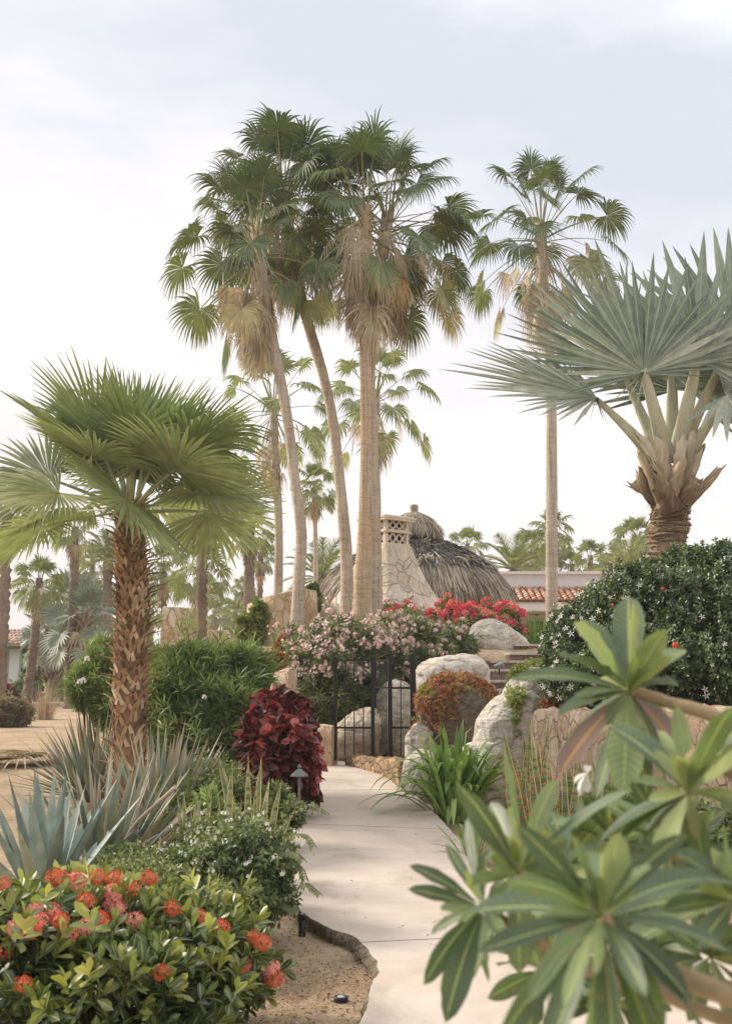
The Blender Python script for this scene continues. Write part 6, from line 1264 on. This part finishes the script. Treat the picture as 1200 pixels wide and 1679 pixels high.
# lower big rosette
c2 = (985, 1502)
rosette(c2, 1.35, [(803, 1568, .1, .85), (827, 1690, .2, .9), (900, 1735, .2), (960, 1745, .35, .8), (1010, 1750, .25), (1075, 1740, .3, .9), (1155, 1690, .15, 1.05), (1182, 1548, .1, .95), (1215, 1425, .15, 1.05, .12), (1104, 1373, .1, .8), (1013, 1385, .85, 1.1), (940, 1390, .5), (859, 1368, .12, .85), (850, 1440, .6, .8), (870, 1620, .6, .7, -.1), (930, 1640, .75, .6, -.12), (1050, 1620, .3, .8, -.1), (1060, 1440, .4), (975, 1600, .8, .5, -.15), (1120, 1620, .1, .9, -.02), (890, 1500, .5, .8, .05)], W=.24)
# left rosette
c3 = (792, 1488)
rosette(c3, 1.75, [(684, 1426, .1, .75), (682, 1468, .1, .75), (730, 1502, .75, .8), (700, 1597, .15, .95), (732, 1656, .15, 1.), (728, 1624, .85, .75), (797, 1412, .3, .9), (770, 1350, .15, .8, .1), (735, 1400, .2, .6, .1), (850, 1570, .2, .9, .05), (770, 1590, .6, .7, .05), (840, 1430, .4, .8, .1), (745, 1560, .5, .7, .05), (716, 1530, .3, .6, .08), (765, 1440, .8, .5), (820, 1530, .6, .6), (800, 1600, .2, .8, .1), (760, 1510, .7, .4)], W=.28, extra=False)
# upper middle rosette
c4 = (850, 1432)
rosette(c4, 1.7, [(828, 1247, .6, .95, .02), (757, 1290, .12, .7), (834, 1330, .8, 1.2, -.1), (905, 1285, .75, .85, .1), (1018, 1298, .25, .6), (773, 1342, .12, 1.), (810, 1318, .15, 1., .1), (920, 1370, .3, .9), (905, 1420, .5, .8), (790, 1400, .4, .9, .1)], W=.26)
# right-hand rosettes
rosette((1128, 1300), 1.6, [(1112, 1172, .8, .8), (1195, 1160, .6, .9), (1052, 1283, .6, .6), (1085, 1210, .85, .6, .1), (1210, 1230, .9), (1215, 1330, .3, .9), (1150, 1400, .5), (1080, 1420, .9, 1.), (1170, 1250, .7, .8)], W=.28)
rosette((1098, 1402), 1.75, [(1045, 1290, .1, .9), (1040, 1370, .15, 1.1), (1085, 1310, .85, 1.1), (1010, 1410, .2, .9), (1180, 1340, .3, .9), (1200, 1400, .15, .8), (1150, 1470, .2), (1060, 1470, .3, .9), (1130, 1310, .4), (1020, 1330, .3, .7, .1)], W=.3)
rosette((1205, 1475), 1.5, [(1120, 1400, .2), (1100, 1500, .3, .9), (1190, 1380, .3), (1150, 1560, .25), (1230, 1600, .2), (1300, 1450, .3), (1160, 1440, .6)], W=.28)
rosette((930, 1420), 2.2, [(885, 1330, .4), (990, 1340, .7), (960, 1300, .2, .8), (870, 1400, .2), (1000, 1400, .3), (930, 1490, .2), (985, 1460, .6), (900, 1470, .3)], W=.34)
rosette((1060, 1560), 2.0, [(1000, 1500, .2), (1110, 1500, .6), (1130, 1600, .2), (1000, 1600, .3), (1080, 1650, .2), (1140, 1560, .3)], W=.34)
rosette((1010, 1640), 1.9, [(930, 1600, .3), (900, 1670, .2), (960, 1730, .4), (1060, 1720, .2), (1090, 1650, .3), (980, 1560, .6), (1050, 1580, .2)], W=.3)
rosette((890, 1590), 1.95, [(820, 1560, .2), (810, 1640, .3), (870, 1680, .2), (950, 1650, .4), (940, 1560, .6), (880, 1500, .3)], W=.3)
rosette((1165, 1570), 1.8, [(1100, 1530, .3), (1180, 1490, .6), (1230, 1540, .2), (1220, 1640, .2), (1130, 1660, .4), (1090, 1590, .2)], W=.3)
rosette((1010, 1380), 2.1, [(960, 1310, .3), (1060, 1320, .5), (1080, 1400, .2), (940, 1420, .2), (1010, 1450, .3), (1010, 1300, .7)], W=.32)
# branches
def br(pts, r0, r1):
    mb = MB(); P = spline([at(*q) for q in pts], 20); tube(mb, P, np.linspace(r0 * .72, r1 * .85, 20) * (1 + .05 * rng.normal(size=20)), 10, np.repeat(np.linspace(.2, .9, 20), 10)[:200] if False else .4, jit=.03); mb.build('branch', MT['plu_stem'], PL_)
br([(1420, 1420, 1.9), (1300, 1270, 1.9), (1180, 1180, 1.95), (1090, 1150, 2.0), (1036, 1132, 2.0)], .024, .011)
br([(1440, 1560, 1.5), (1320, 1370, 1.55), (1200, 1265, 1.6), (1140, 1238, 1.6), (1128, 1300, 1.62)], .02, .011)
br([(1500, 1760, 1.5), (1340, 1690, 1.45), (1200, 1635, 1.4), (1090, 1590, 1.4), (1010, 1540, 1.36), (985, 1502, 1.35)], .022, .012)
br([(1400, 1560, 1.7), (1250, 1470, 1.72), (1160, 1420, 1.75), (1098, 1402, 1.75)], .016, .009)
br([(1240, 1690, 1.6), (1110, 1640, 1.65), (980, 1560, 1.7), (900, 1480, 1.7), (850, 1432, 1.7)], .014, .008)
br([(1110, 1640, 1.65), (960, 1590, 1.7), (860, 1530, 1.75), (792, 1488, 1.75)], .012, .008)
br([(1250, 1470, 1.9), (1100, 1480, 2.1), (1000, 1460, 2.2), (930, 1420, 2.2)], .012, .008)
br([(1340, 1690, 1.8), (1200, 1620, 1.9), (1060, 1560, 2.0)], .014, .009)
mb = MB(); base = np.array(PL_.location); tube(mb, spline([base, base + A(-.02, 0, .35), at(1500, 1760, 1.5), at(1440, 1560, 1.6), at(1420, 1420, 1.9)], 26), np.linspace(.06, .024, 26), 12, .3, jit=.04); mb.build('trunk', MT['plu_stem'], PL_)
mb = MB(); q = at(948, 1285, 2.2)
blades(mb, np.tile(at(962, 1268, 2.2), (5, 1)), nrm(np.array([(-.5, 0, -1), (-.2, -.1, -1), (.2, 0, .6), (-.8, 0, -.4), (-.4, .2, -.8)])), [.045, .04, .016, .03, .042], .02, .3, .5, 'obov', 6, .1); mb.build('withered_white_flower', MT['fl_white'], PL_)
# ------------------------------------------------------------------ air
hz = MB(); box(hz, (0, 158, 24), (500, 345, 52)); o = hz.build('haze', [bpy.data.materials.new('haze_air')], smooth=False); tag(o, 'thin pale evening haze in the air', 'haze', kind='stuff')
m = o.data.materials[0]; m.use_nodes = True; m.node_tree.nodes.clear(); mo = _n(m.node_tree, 'ShaderNodeOutputMaterial'); pv = _n(m.node_tree, 'ShaderNodeVolumePrincipled')
pv.inputs['Color'].default_value = (.95, .93, .92, 1); pv.inputs['Density'].default_value = HAZE; m.node_tree.links.new(pv.outputs[0], mo.inputs['Volume'])
